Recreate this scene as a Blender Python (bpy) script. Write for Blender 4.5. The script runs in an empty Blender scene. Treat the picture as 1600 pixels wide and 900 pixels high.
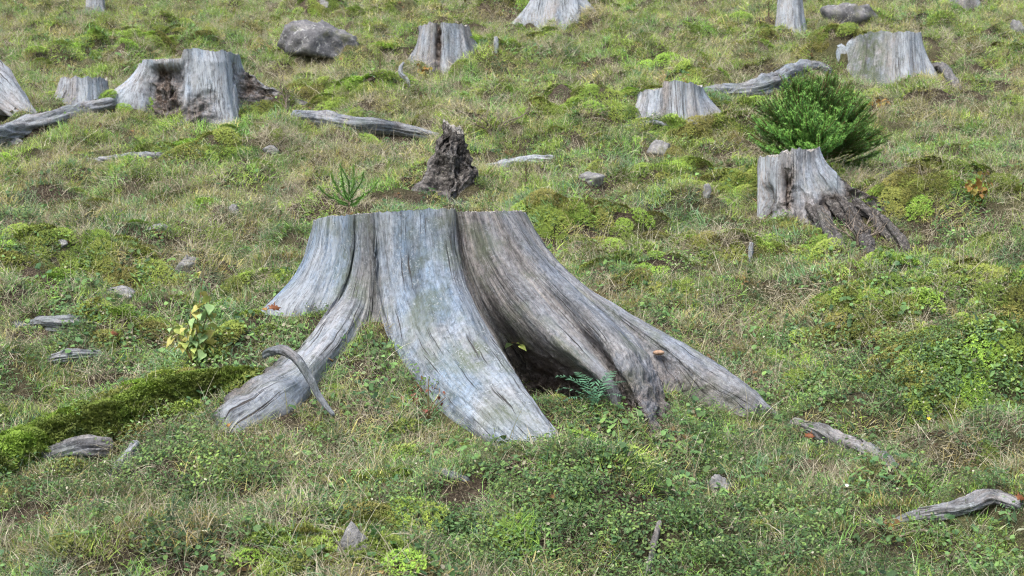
import bpy, math, random
import numpy as np
from mathutils import Vector, Matrix, Euler
from mathutils.bvhtree import BVHTree

# ------------------------------------------------------------------ camera, sky, sun, exposure
SC = bpy.context.scene
COL = SC.collection
CAM_Z = 2.35
PITCH = math.radians(2.3)
F_PX = 2222.0                       # focal length in photo pixels (1600 wide)
SLOPE = 0.258

cam_d = bpy.data.cameras.new('camera')
cam_d.sensor_width = 36.0
cam_d.lens = 36.0 * F_PX / 1600.0
cam_d.clip_start = 0.05
cam_d.clip_end = 2000.0
cam_d.dof.use_dof = True
cam_d.dof.focus_distance = 6.0
cam_d.dof.aperture_fstop = 6.3
cam = bpy.data.objects.new('camera', cam_d)
COL.objects.link(cam)
cam.location = (0, 0, CAM_Z)
cam.rotation_euler = (math.pi / 2 - PITCH, 0, 0)
SC.camera = cam

SUN_ELEV, SUN_AZ = 58.0, -148.0     # azimuth measured from +y (away from camera) clockwise; light comes from behind left
world = bpy.data.worlds.new('World')
SC.world = world
world.use_nodes = True
wn = world.node_tree
wn.nodes.clear()
sky = wn.nodes.new('ShaderNodeTexSky')
sky.sky_type = 'NISHITA'
sky.sun_disc = False
sky.sun_elevation = math.radians(SUN_ELEV)
sky.sun_rotation = math.radians(SUN_AZ)
sky.air_density = 1.0
sky.dust_density = 4.0
hsv = wn.nodes.new('ShaderNodeHueSaturation')
hsv.inputs['Saturation'].default_value = 0.85
bg = wn.nodes.new('ShaderNodeBackground')
bg.inputs['Strength'].default_value = 0.115
wo = wn.nodes.new('ShaderNodeOutputWorld')
wn.links.new(sky.outputs[0], hsv.inputs['Color'])
wn.links.new(hsv.outputs[0], bg.inputs['Color'])
wn.links.new(bg.outputs[0], wo.inputs['Surface'])

sun_d = bpy.data.lights.new('sun', 'SUN')
sun_d.energy = 1.5
sun_d.angle = math.radians(24)
sun_d.color = (1.0, 0.97, 0.93)
sun = bpy.data.objects.new('sun', sun_d)
COL.objects.link(sun)
_az, _el = math.radians(SUN_AZ), math.radians(SUN_ELEV)
_to_sun = Vector((math.sin(_az) * math.cos(_el), math.cos(_az) * math.cos(_el), math.sin(_el)))
sun.rotation_euler = _to_sun.to_track_quat('Z', 'Y').to_euler()

SC.view_settings.view_transform = 'Standard'
SC.view_settings.look = 'None'
SC.view_settings.gamma = 1.0
SC.view_settings.use_curve_mapping = False
SC.view_settings.exposure = 1.45
SC.render.engine = 'CYCLES'
SC.cycles.max_bounces = 3
SC.cycles.diffuse_bounces = 2
SC.cycles.glossy_bounces = 1
SC.cycles.transmission_bounces = 2
SC.cycles.use_denoising = True
SC.cycles.denoising_prefilter = 'NONE'
SC.cycles.pixel_filter_type = 'BLACKMAN_HARRIS'
SC.cycles.filter_width = 1.1
SC.cycles.use_adaptive_sampling = True
SC.cycles.adaptive_threshold = 0.04
SC.cycles.caustics_reflective = False
SC.cycles.caustics_refractive = False

RNG = np.random.default_rng(7)
random.seed(7)

# ------------------------------------------------------------------ noise
def _hash(ix, iy, seed):
    h = (ix.astype(np.int64) * 374761393 + iy.astype(np.int64) * 668265263 + seed * 1442695041) & 0xFFFFFFFF
    h = ((h ^ (h >> 13)) * 1274126177) & 0xFFFFFFFF
    h = ((h ^ (h >> 16)) * 2246822519) & 0xFFFFFFFF
    return (h ^ (h >> 15)) & 0xFFFFFFFF

def perlin(x, y, seed=0):
    x = np.asarray(x, float); y = np.asarray(y, float)
    x0 = np.floor(x); y0 = np.floor(y)
    fx = x - x0; fy = y - y0
    u = fx ** 3 * (fx * (fx * 6 - 15) + 10); v = fy ** 3 * (fy * (fy * 6 - 15) + 10)
    out = 0
    for dx in (0, 1):
        for dy in (0, 1):
            a = _hash(x0 + dx, y0 + dy, seed) * (2 * math.pi / 4294967296.0)
            d = np.cos(a) * (fx - dx) + np.sin(a) * (fy - dy)
            out = out + d * (u if dx else 1 - u) * (v if dy else 1 - v)
    return out * 1.5

def fbm(x, y, seed=0, octv=4, gain=0.5):
    s, a, f = 0, 1.0, 1.0
    for i in range(octv):
        s = s + a * perlin(x * f + i * 17.3, y * f - i * 9.1, seed + i * 31)
        a *= gain; f *= 2.03
    return s

def smooth(a, b, x):
    t = np.clip((x - a) / (b - a), 0, 1)
    return t * t * (3 - 2 * t)

# ------------------------------------------------------------------ pixel <-> place (used to measure where things stand)
def at(px, py, Y):
    xv = (px - 800.0) / F_PX; yv = -(py - 450.0) / F_PX
    cp, sp = math.cos(PITCH), math.sin(PITCH)
    dy = cp + yv * sp; dz = -sp + yv * cp
    k = Y / dy
    return np.array([xv * k, Y, CAM_Z + dz * k])

YS = 1.06     # depth factor of the big stump's measured points

def plane_z(y):
    y = np.asarray(y, float)
    # steep hillside, flatter where the photographer stands, rounding off to a ridge far above
    k = 0.9
    lo = 4.2
    zz = 0.09 * y + (SLOPE - 0.09) * k * np.logaddexp(0, (y - lo) / k)
    zz = zz + (SLOPE * 6.0 - (0.09 * 6.0 + (SLOPE - 0.09) * k * np.logaddexp(0, (6.0 - lo) / k)))
    top = 46.0
    return zz - SLOPE * 4.0 * np.logaddexp(0, (y - top) / 4.0)

# ground control points measured round the big stump: (px, py, Y)
GPTS = [(580, 492, 5.93), (640, 592, 5.62), (560, 600, 5.6), (560, 690, 5.3), (500, 640, 5.42), (650, 690, 5.32),
        (400, 506, 6.22), (440, 496, 6.02), (350, 545, 5.95), (430, 530, 5.87), (330, 640, 5.42), (440, 668, 5.33), (370, 697, 5.26),
        (800, 702, 5.2), (890, 706, 5.16), (870, 612, 5.95), (815, 604, 6.15), (935, 622, 5.74), (960, 690, 5.5),
        (1030, 678, 5.55), (1000, 606, 5.93), (1060, 590, 6.06), (1178, 627, 6.04), (1110, 640, 5.9), (1150, 590, 6.3),
        (650, 500, 7.05), (560, 480, 6.9), (1000, 500, 6.6), (480, 480, 6.6), (1080, 538, 6.5),
        (470, 497, 5.97), (452, 532, 5.86), (405, 562, 5.75), (360, 590, 5.68), (420, 500, 6.2), (700, 760, 5.0), (400, 760, 5.05), (1000, 760, 5.1), (1200, 700, 5.55)]
_G = np.array([at(a, b, c * YS) for a, b, c in GPTS])
_res = _G[:, 2] - .045 - plane_z(_G[:, 1])
_L = 0.34
_K = np.exp(-((_G[:, None, 0] - _G[None, :, 0]) ** 2 + (_G[:, None, 1] - _G[None, :, 1]) ** 2) / (2 * _L * _L))
_W = np.linalg.solve(_K + 0.006 * np.eye(len(_G)), _res)

# hummocks: (px, py, half width m, half depth m, height m, moss weight)
HUMMOCKS = [(120, 440, .55, .30, .17, .9), (40, 480, .4, .25, .08, .7), (1490, 520, .75, .38, .15, 1.0), (1380, 470, .45, .3, .10, .3),
            (1540, 600, .5, .28, .20, .7), (1510, 345, .8, .3, .16, .8), (1170, 395, .6, .3, .08, 1.0), (890, 365, .4, .3, .07, 1.0),
            (190, 88, .9, .5, .16, .8), (270, 185, .8, .35, .14, .9), (330, 255, .7, .4, .10, .8), (940, 830, .75, .3, .07, .3),
            (340, 740, .35, .22, .05, .0), (1010, 200, .9, .45, .22, .8), (880, 35, 1.3, .8, .2, .8), (1240, 60, .8, .5, .1, .5),
            (830, 90, 1.0, .4, .15, .7), (1318, 112, .55, .4, .26, .9), (600, 168, .8, .4, .1, .6), (1180, 300, .5, .3, .06, .7),
            (640, 770, .5, .3, .06, .2), (1330, 640, .3, .15, .09, .4), (100, 860, .6, .3, .05, .0), (560, 30, 1.2, .6, .14, .6),
            (1130, 235, .5, .3, .12, .8), (690, 295, .35, .25, .08, .3), (420, 460, .25, .2, .05, .8)]
def _plane_hit(px, py):
    Y = np.arange(3.0, 60, 0.01)
    xv = (px - 800.0) / F_PX; yv = -(py - 450.0) / F_PX
    cp, sp = math.cos(PITCH), math.sin(PITCH)
    z = CAM_Z + (-sp + yv * cp) * Y / (cp + yv * sp)
    i = int(np.argmax(z < plane_z(Y)))
    return xv * Y[i] / (cp + yv * sp), Y[i]
_H = []
for h in HUMMOCKS:
    hx, hy = _plane_hit(h[0], h[1])
    _H.append((hx, hy) + tuple(h[2:]))

# holes under moss banks and beside the rotten stump
HOLES = [(1525, 662, .45, .13, .20), (1340, 395, .25, .15, .10), (140, 470, .4, .12, .06), (720, 800, .15, .1, .05)]
_HO = []
for h in HOLES:
    hx, hy = _plane_hit(h[0], h[1])
    _HO.append((hx, hy) + tuple(h[2:]))

def lump(x, y):
    """hummocky turf: rounded cushions with sharp creases between"""
    wx = x + .12 * perlin(x * 1.7, y * 1.7, 201); wy = y + .12 * perlin(x * 1.7 + 9, y * 1.7, 202)
    return .21 * (np.abs(perlin(wx * 1.25, wy * 1.9, 203)) - .2) + .095 * (np.abs(perlin(wx * 3.1, wy * 4.4, 204)) - .2)

RIDGE = [_plane_hit(a, b) for a, b in [(-60, 752), (60, 712), (150, 676), (230, 648), (310, 620), (385, 598)]]
def ridge(x, y):
    d = np.full(np.shape(x), 9.0)
    for (x0, y0), (x1, y1) in zip(RIDGE[:-1], RIDGE[1:]):
        ex, ey = x1 - x0, y1 - y0
        t = np.clip(((x - x0) * ex + (y - y0) * ey) / (ex * ex + ey * ey), 0, 1)
        d = np.minimum(d, np.hypot(x - x0 - t * ex, y - y0 - t * ey))
    return d

def g(x, y):
    x = np.asarray(x, float); y = np.asarray(y, float)
    shp = np.broadcast(x, y).shape
    x = np.broadcast_to(x, shp); y = np.broadcast_to(y, shp)
    z = plane_z(y)
    xf, yf = x.ravel(), y.ravel()
    near = np.nonzero((np.abs(xf) < 5) & (yf > 3) & (yf < 10))[0]
    add = np.zeros(xf.shape)
    for c in range(0, len(near), 60000):
        ii = near[c:c + 60000]
        d2 = (xf[ii, None] - _G[None, :, 0]) ** 2 + (yf[ii, None] - _G[None, :, 1]) ** 2
        add[ii] = np.exp(-d2 / (2 * _L * _L)) @ _W
    z = z + add.reshape(shp)
    dm = ((x + 0.15) / 1.9) ** 2 + ((y - 6.2) / 1.25) ** 2
    calm = 1 - 0.9 * np.exp(-dm ** 2)
    n = 0.085 * fbm(x * 0.42, y * 0.75, 3, 3) + 0.045 * fbm(x * 1.5, y * 2.4, 11, 3) + 0.012 * fbm(x * 6, y * 7, 19, 2) + lump(x, y)
    far = 1 + 0.5 * smooth(9, 18, y)
    z = z + n * calm * far
    for hx, hy, a, b, hh, m in _H:
        dx = (x - hx) / a; dy = (y - hy) / b
        dy = np.where(dy < 0, dy * 1.5, dy * 0.8)
        z = z + 1.25 * hh * np.exp(-(dx * dx + dy * dy) ** 1.3)
    z = z + .07 * np.exp(-(ridge(x, y) / .16) ** 2) * (1 + .6 * perlin(x * 5, y * 5, 207))
    for hx, hy, a, b, hh in _HO:
        z = z - hh * np.exp(-(((x - hx) / a) ** 2 + ((y - hy) / b) ** 2))
    return z

def hit(px, py):
    """where the line of sight through a photo pixel meets the ground"""
    Y = np.arange(3.2, 60, 0.01)
    xv = (px - 800.0) / F_PX; yv = -(py - 450.0) / F_PX
    cp, sp = math.cos(PITCH), math.sin(PITCH)
    k = Y / (cp + yv * sp)
    z = CAM_Z + (-sp + yv * cp) * k
    gz = g(xv * k, Y)
    i = int(np.argmax(z < gz))
    return np.array([xv * k[i], Y[i], gz[i]])

def g1(x, y):
    return float(g(np.array([x]), np.array([y]))[0])

# ------------------------------------------------------------------ mesh helpers
def link(o, parent=None):
    COL.objects.link(o)
    if parent is not None:
        o.parent = parent
    return o

def build(name, V, Fq=None, Ft=None, mat=None, parent=None, uv=None, attrs=None, smooth_shade=True, normals=None, do_link=True):
    """mesh from numpy: quads Fq (n,4) and / or triangles Ft (n,3); uv per vertex; attrs = {name: per-vertex floats}"""
    me = bpy.data.meshes.new(name)
    V = np.asarray(V, np.float32)
    nq = 0 if Fq is None else len(Fq); nt = 0 if Ft is None else len(Ft)
    loops = np.concatenate([np.asarray(Fq, np.int32).ravel() if nq else np.zeros(0, np.int32),
                            np.asarray(Ft, np.int32).ravel() if nt else np.zeros(0, np.int32)])
    starts = np.concatenate([np.arange(nq) * 4, nq * 4 + np.arange(nt) * 3]).astype(np.int32)
    me.vertices.add(len(V)); me.vertices.foreach_set('co', V.ravel())
    me.loops.add(len(loops)); me.loops.foreach_set('vertex_index', loops)
    me.polygons.add(nq + nt); me.polygons.foreach_set('loop_start', starts)
    me.update(calc_edges=True)
    me.polygons.foreach_set('use_smooth', np.full(nq + nt, smooth_shade))
    if uv is not None:
        l = me.uv_layers.new(name='UVMap')
        l.data.foreach_set('uv', np.asarray(uv, np.float32)[loops].ravel())
    for k, a in (attrs or {}).items():
        at_ = me.attributes.new(k, 'FLOAT', 'POINT')
        at_.data.foreach_set('value', np.asarray(a, np.float32))
    if normals is not None:
        me.normals_split_custom_set_from_vertices(np.asarray(normals, np.float32).tolist())
    if mat is not None:
        me.materials.append(mat)
    o = bpy.data.objects.new(name, me)
    if do_link:
        link(o, parent)
    return o

def empty(name, loc, label, cat, group=None):
    o = bpy.data.objects.new(name, None)
    o.empty_display_size = 0.1
    COL.objects.link(o)
    o.location = tuple(float(c) for c in loc)
    return tag(o, label, cat, group)

def tag(o, label=None, cat=None, group=None, kind=None):
    if label: o['label'] = label
    if cat: o['category'] = cat
    if group: o['group'] = group
    if kind: o['kind'] = kind
    return o

def crom(P, n, closed=False):
    """points P (k,d) resampled to n by a centripetal-ish Catmull-Rom spline, even in arc length"""
    P = np.asarray(P, float)
    d = np.linalg.norm(np.diff(P[:, :3], axis=0), axis=1)
    s = np.concatenate([[0], np.cumsum(np.maximum(d, 1e-6))]); s /= s[-1]
    m = np.zeros_like(P)
    m[1:-1] = (P[2:] - P[:-2]) / (s[2:] - s[:-2])[:, None]
    m[0] = (P[1] - P[0]) / (s[1] - s[0]); m[-1] = (P[-1] - P[-2]) / (s[-1] - s[-2])
    t = np.linspace(0, 1, n)
    i = np.clip(np.searchsorted(s, t, side='right') - 1, 0, len(P) - 2)
    h = (s[i + 1] - s[i]); u = (t - s[i]) / h
    u_, h_ = u[:, None], h[:, None]
    return ((2 * u_ ** 3 - 3 * u_ ** 2 + 1) * P[i] + (u_ ** 3 - 2 * u_ ** 2 + u_) * h_ * m[i]
            + (-2 * u_ ** 3 + 3 * u_ ** 2) * P[i + 1] + (u_ ** 3 - u_ ** 2) * h_ * m[i + 1])

def grid_normals(P, closed):
    du = (np.roll(P, -1, 0) - np.roll(P, 1, 0)) if closed else np.gradient(P, axis=0)
    dv = np.gradient(P, axis=1)
    n = np.cross(du, dv)
    n /= np.maximum(np.linalg.norm(n, axis=2, keepdims=True), 1e-9)
    return n

def grid_faces(nu, nv, closed=True):
    iu = np.arange(nu if closed else nu - 1)
    iv = np.arange(nv - 1)
    A, B = np.meshgrid(iu, iv, indexing='ij')
    A2 = (A + 1) % nu
    return np.stack([A * nv + B, A2 * nv + B, A2 * nv + B + 1, A * nv + B + 1], -1).reshape(-1, 4)

# ------------------------------------------------------------------ materials
def mat_new(name):
    m = bpy.data.materials.new(name)
    m.use_nodes = True
    nt = m.node_tree
    nt.nodes.clear()
    out = nt.nodes.new('ShaderNodeOutputMaterial')
    bs = nt.nodes.new('ShaderNodeBsdfPrincipled')
    nt.links.new(bs.outputs[0], out.inputs['Surface'])
    bs.inputs['Roughness'].default_value = 0.85
    bs.inputs['Specular IOR Level'].default_value = 0.2
    return m, nt, bs, out

class NT:
    def __init__(s, nt): s.nt = nt
    def n(s, t, **k):
        x = s.nt.nodes.new(t)
        for a, b in k.items(): setattr(x, a, b)
        return x
    def l(s, a, b): s.nt.links.new(a, b)
    def attr(s, name, typ='GEOMETRY'):
        x = s.n('ShaderNodeAttribute', attribute_name=name, attribute_type=typ); return x
    def noise(s, vec, scale=1.0, detail=4.0, rough=0.55, dist=0.0):
        x = s.n('ShaderNodeTexNoise')
        x.inputs['Scale'].default_value = scale; x.inputs['Detail'].default_value = detail
        x.inputs['Roughness'].default_value = rough; x.inputs['Distortion'].default_value = dist
        if vec is not None: s.l(vec, x.inputs['Vector'])
        return x.outputs['Fac']
    def mapping(s, vec, sc):
        x = s.n('ShaderNodeMapping'); x.inputs['Scale'].default_value = sc; s.l(vec, x.inputs['Vector']); return x.outputs[0]
    def ramp(s, fac, stops):
        x = s.n('ShaderNodeValToRGB'); r = x.color_ramp
        while len(r.elements) < len(stops): r.elements.new(0.5)
        for e, (p, c) in zip(r.elements, stops):
            e.position = p; e.color = (c, c, c, 1) if isinstance(c, (int, float)) else tuple(c) + (1,)
        s.l(fac, x.inputs[0]); return x.outputs[0]
    def mix(s, fac, a, b, mode='MIX'):
        x = s.n('ShaderNodeMix', data_type='RGBA', blend_type=mode)
        for v, i in ((fac, 0), (a, 6), (b, 7)):
            if isinstance(v, (int, float)): x.inputs[i].default_value = v
            elif isinstance(v, tuple): x.inputs[i].default_value = v + (1,)
            else: s.l(v, x.inputs[i])
        return x.outputs[2]
    def math(s, op, a, b=None, clamp=False):
        x = s.n('ShaderNodeMath', operation=op, use_clamp=clamp)
        for v, i in ((a, 0), (b, 1)):
            if v is None: continue
            if isinstance(v, (int, float)): x.inputs[i].default_value = v
            else: s.l(v, x.inputs[i])
        return x.outputs[0]
    def bump(s, h, strength, dist):
        x = s.n('ShaderNodeBump'); x.inputs['Strength'].default_value = strength; x.inputs['Distance'].default_value = dist
        s.l(h, x.inputs['Height']); return x.outputs[0]

def wood_material(name, light=(.262, .305, .352), mid=(.155, .188, .225), dark=(.053, .062, .072), algae=0.5, lichen=0.6, rotcol=((.022, .016, .012), (.075, .055, .043), (.21, .175, .15))):
    m, nt, bs, out = mat_new(name)
    t = NT(nt)
    uv = t.n('ShaderNodeUVMap', uv_map='UVMap').outputs[0]
    obj = t.n('ShaderNodeTexCoord').outputs['Object']
    warp = t.n('ShaderNodeTexNoise'); warp.inputs['Scale'].default_value = 5.0; t.l(uv, warp.inputs['Vector'])
    wuv = t.n('ShaderNodeVectorMath', operation='MULTIPLY_ADD')
    t.l(warp.outputs['Color'], wuv.inputs[0]); wuv.inputs[1].default_value = (.05, .05, 0); t.l(uv, wuv.inputs[2])
    wuv = wuv.outputs[0]
    grain = t.noise(t.mapping(wuv, (170, 14, 1)), 1, 5, .7)
    streak = t.noise(t.mapping(wuv, (30, 2.6, 1)), 1, 5, .65)
    broad = t.noise(t.mapping(wuv, (6, 1.2, 1)), 1, 3, .5)
    patch = t.noise(obj, 5.0, 5, .62)
    patch2 = t.noise(obj, 13.0, 4, .6)
    v = t.math('ADD', t.math('MULTIPLY', grain, .5), t.math('MULTIPLY', streak, .5))
    v = t.math('ADD', v, t.math('MULTIPLY', t.math('SUBTRACT', broad, .5), .35))
    grey = t.ramp(v, [(.30, dark), (.43, mid), (.60, light)])
    blue = t.mix(1.0, grey, (.86, 1.0, 1.16), 'MULTIPLY')
    warm = t.mix(1.0, grey, (1.12, 1.0, .90), 'MULTIPLY')
    tone = t.ramp(t.noise(t.mapping(obj, (1, 1, .55)), 4.5, 4, .6), [(.36, 0.0), (.62, 1.0)])
    grey = t.mix(tone, warm, blue)
    brn = t.ramp(v, [(.28, (.055, .049, .045)), (.42, (.175, .157, .146)), (.60, (.30, .278, .263))])
    bfac = t.math('ADD', t.attr('brown').outputs['Fac'], t.math('MULTIPLY', t.math('SUBTRACT', streak, .5), 1.2), clamp=True)
    col = t.mix(bfac, grey, brn)
    # weather stains that run down the grain, blotches
    stain = t.ramp(t.noise(t.mapping(wuv, (9, 2.0, 1)), 1, 6, .7), [(.38, .5), (.56, 1.0)])
    col = t.mix(1.0, col, stain, 'MULTIPLY')
    blot = t.ramp(t.noise(t.mapping(obj, (1, 1, .6)), 55, 6, .75), [(.36, .5), (.50, 1.0), (.64, 1.35)])
    col = t.mix(1.0, col, blot, 'MULTIPLY')
    # green algae film in patches
    af = t.math('MULTIPLY', t.ramp(patch, [(.50, 0.0), (.66, 1.0)]), algae)
    af = t.math('MAXIMUM', af, t.math('MULTIPLY', t.attr('algae').outputs['Fac'], t.ramp(patch2, [(.38, 0.0), (.58, 1.0)])))
    col = t.mix(af, col, (.085, .105, .062))
    # pale lichen crust
    lich = t.noise(obj, 95.0, 3, .7)
    lp = t.math('MULTIPLY', t.ramp(lich, [(.56, 0.0), (.62, 1.0)]), t.ramp(patch2, [(.45, 0.0), (.6, 1.0)]))
    lp = t.math('MULTIPLY', lp, t.math('ADD', lichen, t.attr('pale').outputs['Fac']), clamp=True)
    col = t.mix(t.math('MULTIPLY', lp, .7), col, (.36, .385, .40))
    pale = t.math('MULTIPLY', t.attr('pale').outputs['Fac'], t.ramp(t.noise(t.mapping(wuv, (60, 9, 1)), 1, 5, .65), [(.42, 0.0), (.58, 1.0)]))
    col = t.mix(pale, col, (.32, .35, .38))
    # rotten brown wood
    rotc = t.ramp(t.noise(obj, 45, 5, .65), [(.32, rotcol[0]), (.5, rotcol[1]), (.68, rotcol[2])])
    rf = t.math('MULTIPLY', t.attr('rot').outputs['Fac'], t.ramp(t.noise(obj, 16, 4, .6), [(.25, .55), (.55, 1.0)]), clamp=True)
    col = t.mix(rf, col, rotc)
    # thin dark checks along the grain
    chk = t.noise(t.mapping(wuv, (80, 2.2, 1)), 1, 3, .55)
    crack = t.ramp(chk, [(.33, 0.0), (.38, 1.0)])
    col = t.mix(t.math('SUBTRACT', 1.0, crack), col, (.05, .046, .045))
    t.l(col, bs.inputs['Base Color'])
    hgt = t.math('ADD', t.math('MULTIPLY', grain, .6), t.math('MULTIPLY', streak, .6))
    hgt = t.math('ADD', hgt, t.math('MULTIPLY', crack, .5))
    hgt = t.math('ADD', hgt, t.math('MULTIPLY', t.math('MULTIPLY', t.noise(obj, 60, 4, .7), t.attr('rot').outputs['Fac']), 2.5))
    t.l(t.bump(hgt, 1.0, .009), bs.inputs['Normal'])
    bs.inputs['Roughness'].default_value = .8
    return m

M_WOOD = wood_material('weathered_wood', algae=.65)
M_WOOD_PALE = wood_material('bleached_wood', light=(.35, .36, .375), mid=(.215, .225, .24), dark=(.062, .064, .067), algae=.25, lichen=.5)
M_WOOD_LOG = wood_material('grey_log_wood', light=(.21, .22, .235), mid=(.125, .132, .142), dark=(.04, .041, .042), algae=.5, lichen=.5)

M_ROT = wood_material('rotten_grey_wood', light=(.21, .22, .235), mid=(.125, .132, .142), dark=(.04, .041, .042), rotcol=((.016, .015, .014), (.06, .054, .05), (.23, .215, .20)))

def end_grain_material():
    m, nt, bs, out = mat_new('sawn_end_grain')
    t = NT(nt)
    obj = t.n('ShaderNodeTexCoord').outputs['Object']
    w = t.n('ShaderNodeTexWave', wave_type='RINGS', rings_direction='Z')
    w.inputs['Scale'].default_value = 14; w.inputs['Distortion'].default_value = 2.0; w.inputs['Detail'].default_value = 3
    t.l(obj, w.inputs['Vector'])
    n = t.noise(obj, 9, 5, .6)
    v = t.math('ADD', t.math('MULTIPLY', w.outputs['Fac'], .35), t.math('MULTIPLY', n, .65))
    t.l(t.ramp(v, [(.25, (.08, .075, .065)), (.5, (.23, .215, .19)), (.75, (.36, .35, .33))]), bs.inputs['Base Color'])
    t.l(t.bump(v, .7, .006), bs.inputs['Normal'])
    return m
M_END = end_grain_material()

def ground_material():
    m, nt, bs, out = mat_new('turf_soil')
    t = NT(nt)
    obj = t.n('ShaderNodeTexCoord').outputs['Object']
    a = t.noise(obj, 1.3, 5, .6)
    b = t.noise(obj, 22, 6, .7)
    c = t.noise(obj, 90, 4, .7)
    green = t.ramp(b, [(.3, (.04, .048, .018)), (.5, (.09, .10, .038)), (.7, (.17, .165, .07))])
    brown = t.ramp(c, [(.3, (.02, .015, .010)), (.5, (.065, .05, .034)), (.7, (.19, .155, .11))])
    col = t.mix(t.ramp(a, [(.45, 0.0), (.68, 1.0)]), brown, green)
    t.l(col, bs.inputs['Base Color'])
    t.l(t.bump(t.math('ADD', b, c), 1.0, .03), bs.inputs['Normal'])
    bs.inputs['Roughness'].default_value = .95
    return m
M_GROUND = ground_material()

def foliage_material(name, transl=0.25, rough=.6):
    """instancer attribute 'tint' is the plant's own colour, 'shade' / 'dry' vary it leaf by leaf"""
    m, nt, bs, out = mat_new(name)
    t = NT(nt)
    tint = t.attr('tint', 'INSTANCER').outputs['Color']
    sh = t.attr('shade').outputs['Fac']
    dry = t.attr('dry').outputs['Fac']
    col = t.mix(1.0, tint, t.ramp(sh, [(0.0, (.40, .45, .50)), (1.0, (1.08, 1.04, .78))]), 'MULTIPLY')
    col = t.mix(dry, col, t.ramp(sh, [(0.0, (.16, .13, .09)), (.5, (.32, .28, .20)), (1.0, (.58, .54, .43))]))
    t.l(col, bs.inputs['Base Color'])
    bs.inputs['Roughness'].default_value = rough
    bs.inputs['Specular IOR Level'].default_value = .25
    tr = t.n('ShaderNodeBsdfTranslucent'); t.l(t.mix(1.0, col, (1.25, 1.35, .9), 'MULTIPLY'), tr.inputs['Color'])
    mx = t.n('ShaderNodeMixShader'); mx.inputs[0].default_value = transl
    t.l(bs.outputs[0], mx.inputs[1]); t.l(tr.outputs[0], mx.inputs[2]); t.l(mx.outputs[0], out.inputs['Surface'])
    return m
M_FOL = foliage_material('blade_and_leaf', .3)
M_MOSS = foliage_material('moss_shoot', .15, .8)

def plain_leaf(name, c1, c2, transl=.25, scale=40):
    m, nt, bs, out = mat_new(name)
    t = NT(nt)
    obj = t.n('ShaderNodeTexCoord').outputs['Object']
    col = t.ramp(t.noise(obj, scale, 3, .6), [(.35, c1), (.65, c2)])
    t.l(col, bs.inputs['Base Color'])
    bs.inputs['Roughness'].default_value = .55
    tr = t.n('ShaderNodeBsdfTranslucent'); t.l(col, tr.inputs['Color'])
    mx = t.n('ShaderNodeMixShader'); mx.inputs[0].default_value = transl
    t.l(bs.outputs[0], mx.inputs[1]); t.l(tr.outputs[0], mx.inputs[2]); t.l(mx.outputs[0], out.inputs['Surface'])
    return m

def needle_material():
    m, nt, bs, out = mat_new('spruce_needle')
    t = NT(nt)
    sh = t.attr('shade').outputs['Fac']
    tw = t.attr('twig').outputs['Fac']
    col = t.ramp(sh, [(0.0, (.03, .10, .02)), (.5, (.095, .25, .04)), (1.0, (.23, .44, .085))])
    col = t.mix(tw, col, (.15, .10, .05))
    t.l(col, bs.inputs['Base Color']); bs.inputs['Roughness'].default_value = .5
    bs.inputs['Specular IOR Level'].default_value = .3
    return m
M_NEEDLE = needle_material()

def stone_material(name, c0, c1, c2):
    m, nt, bs, out = mat_new(name)
    t = NT(nt)
    obj = t.n('ShaderNodeTexCoord').outputs['Object']
    a = t.noise(obj, 7, 6, .68); b = t.noise(obj, 40, 5, .7)
    v = t.math('ADD', t.math('MULTIPLY', a, .65), t.math('MULTIPLY', b, .35))
    col = t.ramp(v, [(.33, c0), (.5, c1), (.66, c2)])
    li = t.ramp(t.noise(obj, 17, 4, .7), [(.58, 0.0), (.64, 1.0)])
    col = t.mix(t.math('MULTIPLY', li, .5), col, (.50, .51, .49))
    mo = t.ramp(t.noise(obj, 5, 4, .6), [(.56, 0.0), (.66, 1.0)])
    col = t.mix(t.math('MULTIPLY', mo, .5), col, (.09, .10, .035))
    t.l(col, bs.inputs['Base Color'])
    t.l(t.bump(v, 1.0, .03), bs.inputs['Normal'])
    return m
M_ROCK = stone_material('grey_rock', (.045, .045, .049), (.125, .125, .132), (.25, .245, .245))
M_STONE = stone_material('pale_stone', (.09, .09, .09), (.19, .19, .19), (.32, .318, .31))

def simple(name, col, rough=.8):
    m, nt, bs, out = mat_new(name)
    t = NT(nt)
    obj = t.n('ShaderNodeTexCoord').outputs['Object']
    c = t.ramp(t.noise(obj, 60, 4, .65), [(.3, tuple(x * .55 for x in col)), (.7, tuple(min(1, x * 1.25) for x in col))])
    t.l(c, bs.inputs['Base Color']); bs.inputs['Roughness'].default_value = rough
    t.l(t.bump(t.noise(obj, 120, 3, .6), .5, .004), bs.inputs['Normal'])
    return m
M_TWIG = simple('dead_twig', (.20, .165, .13))
M_STEM = simple('green_stem', (.16, .11, .05))
M_SPRUCE_BARK = simple('spruce_bark', (.13, .09, .06))

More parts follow.
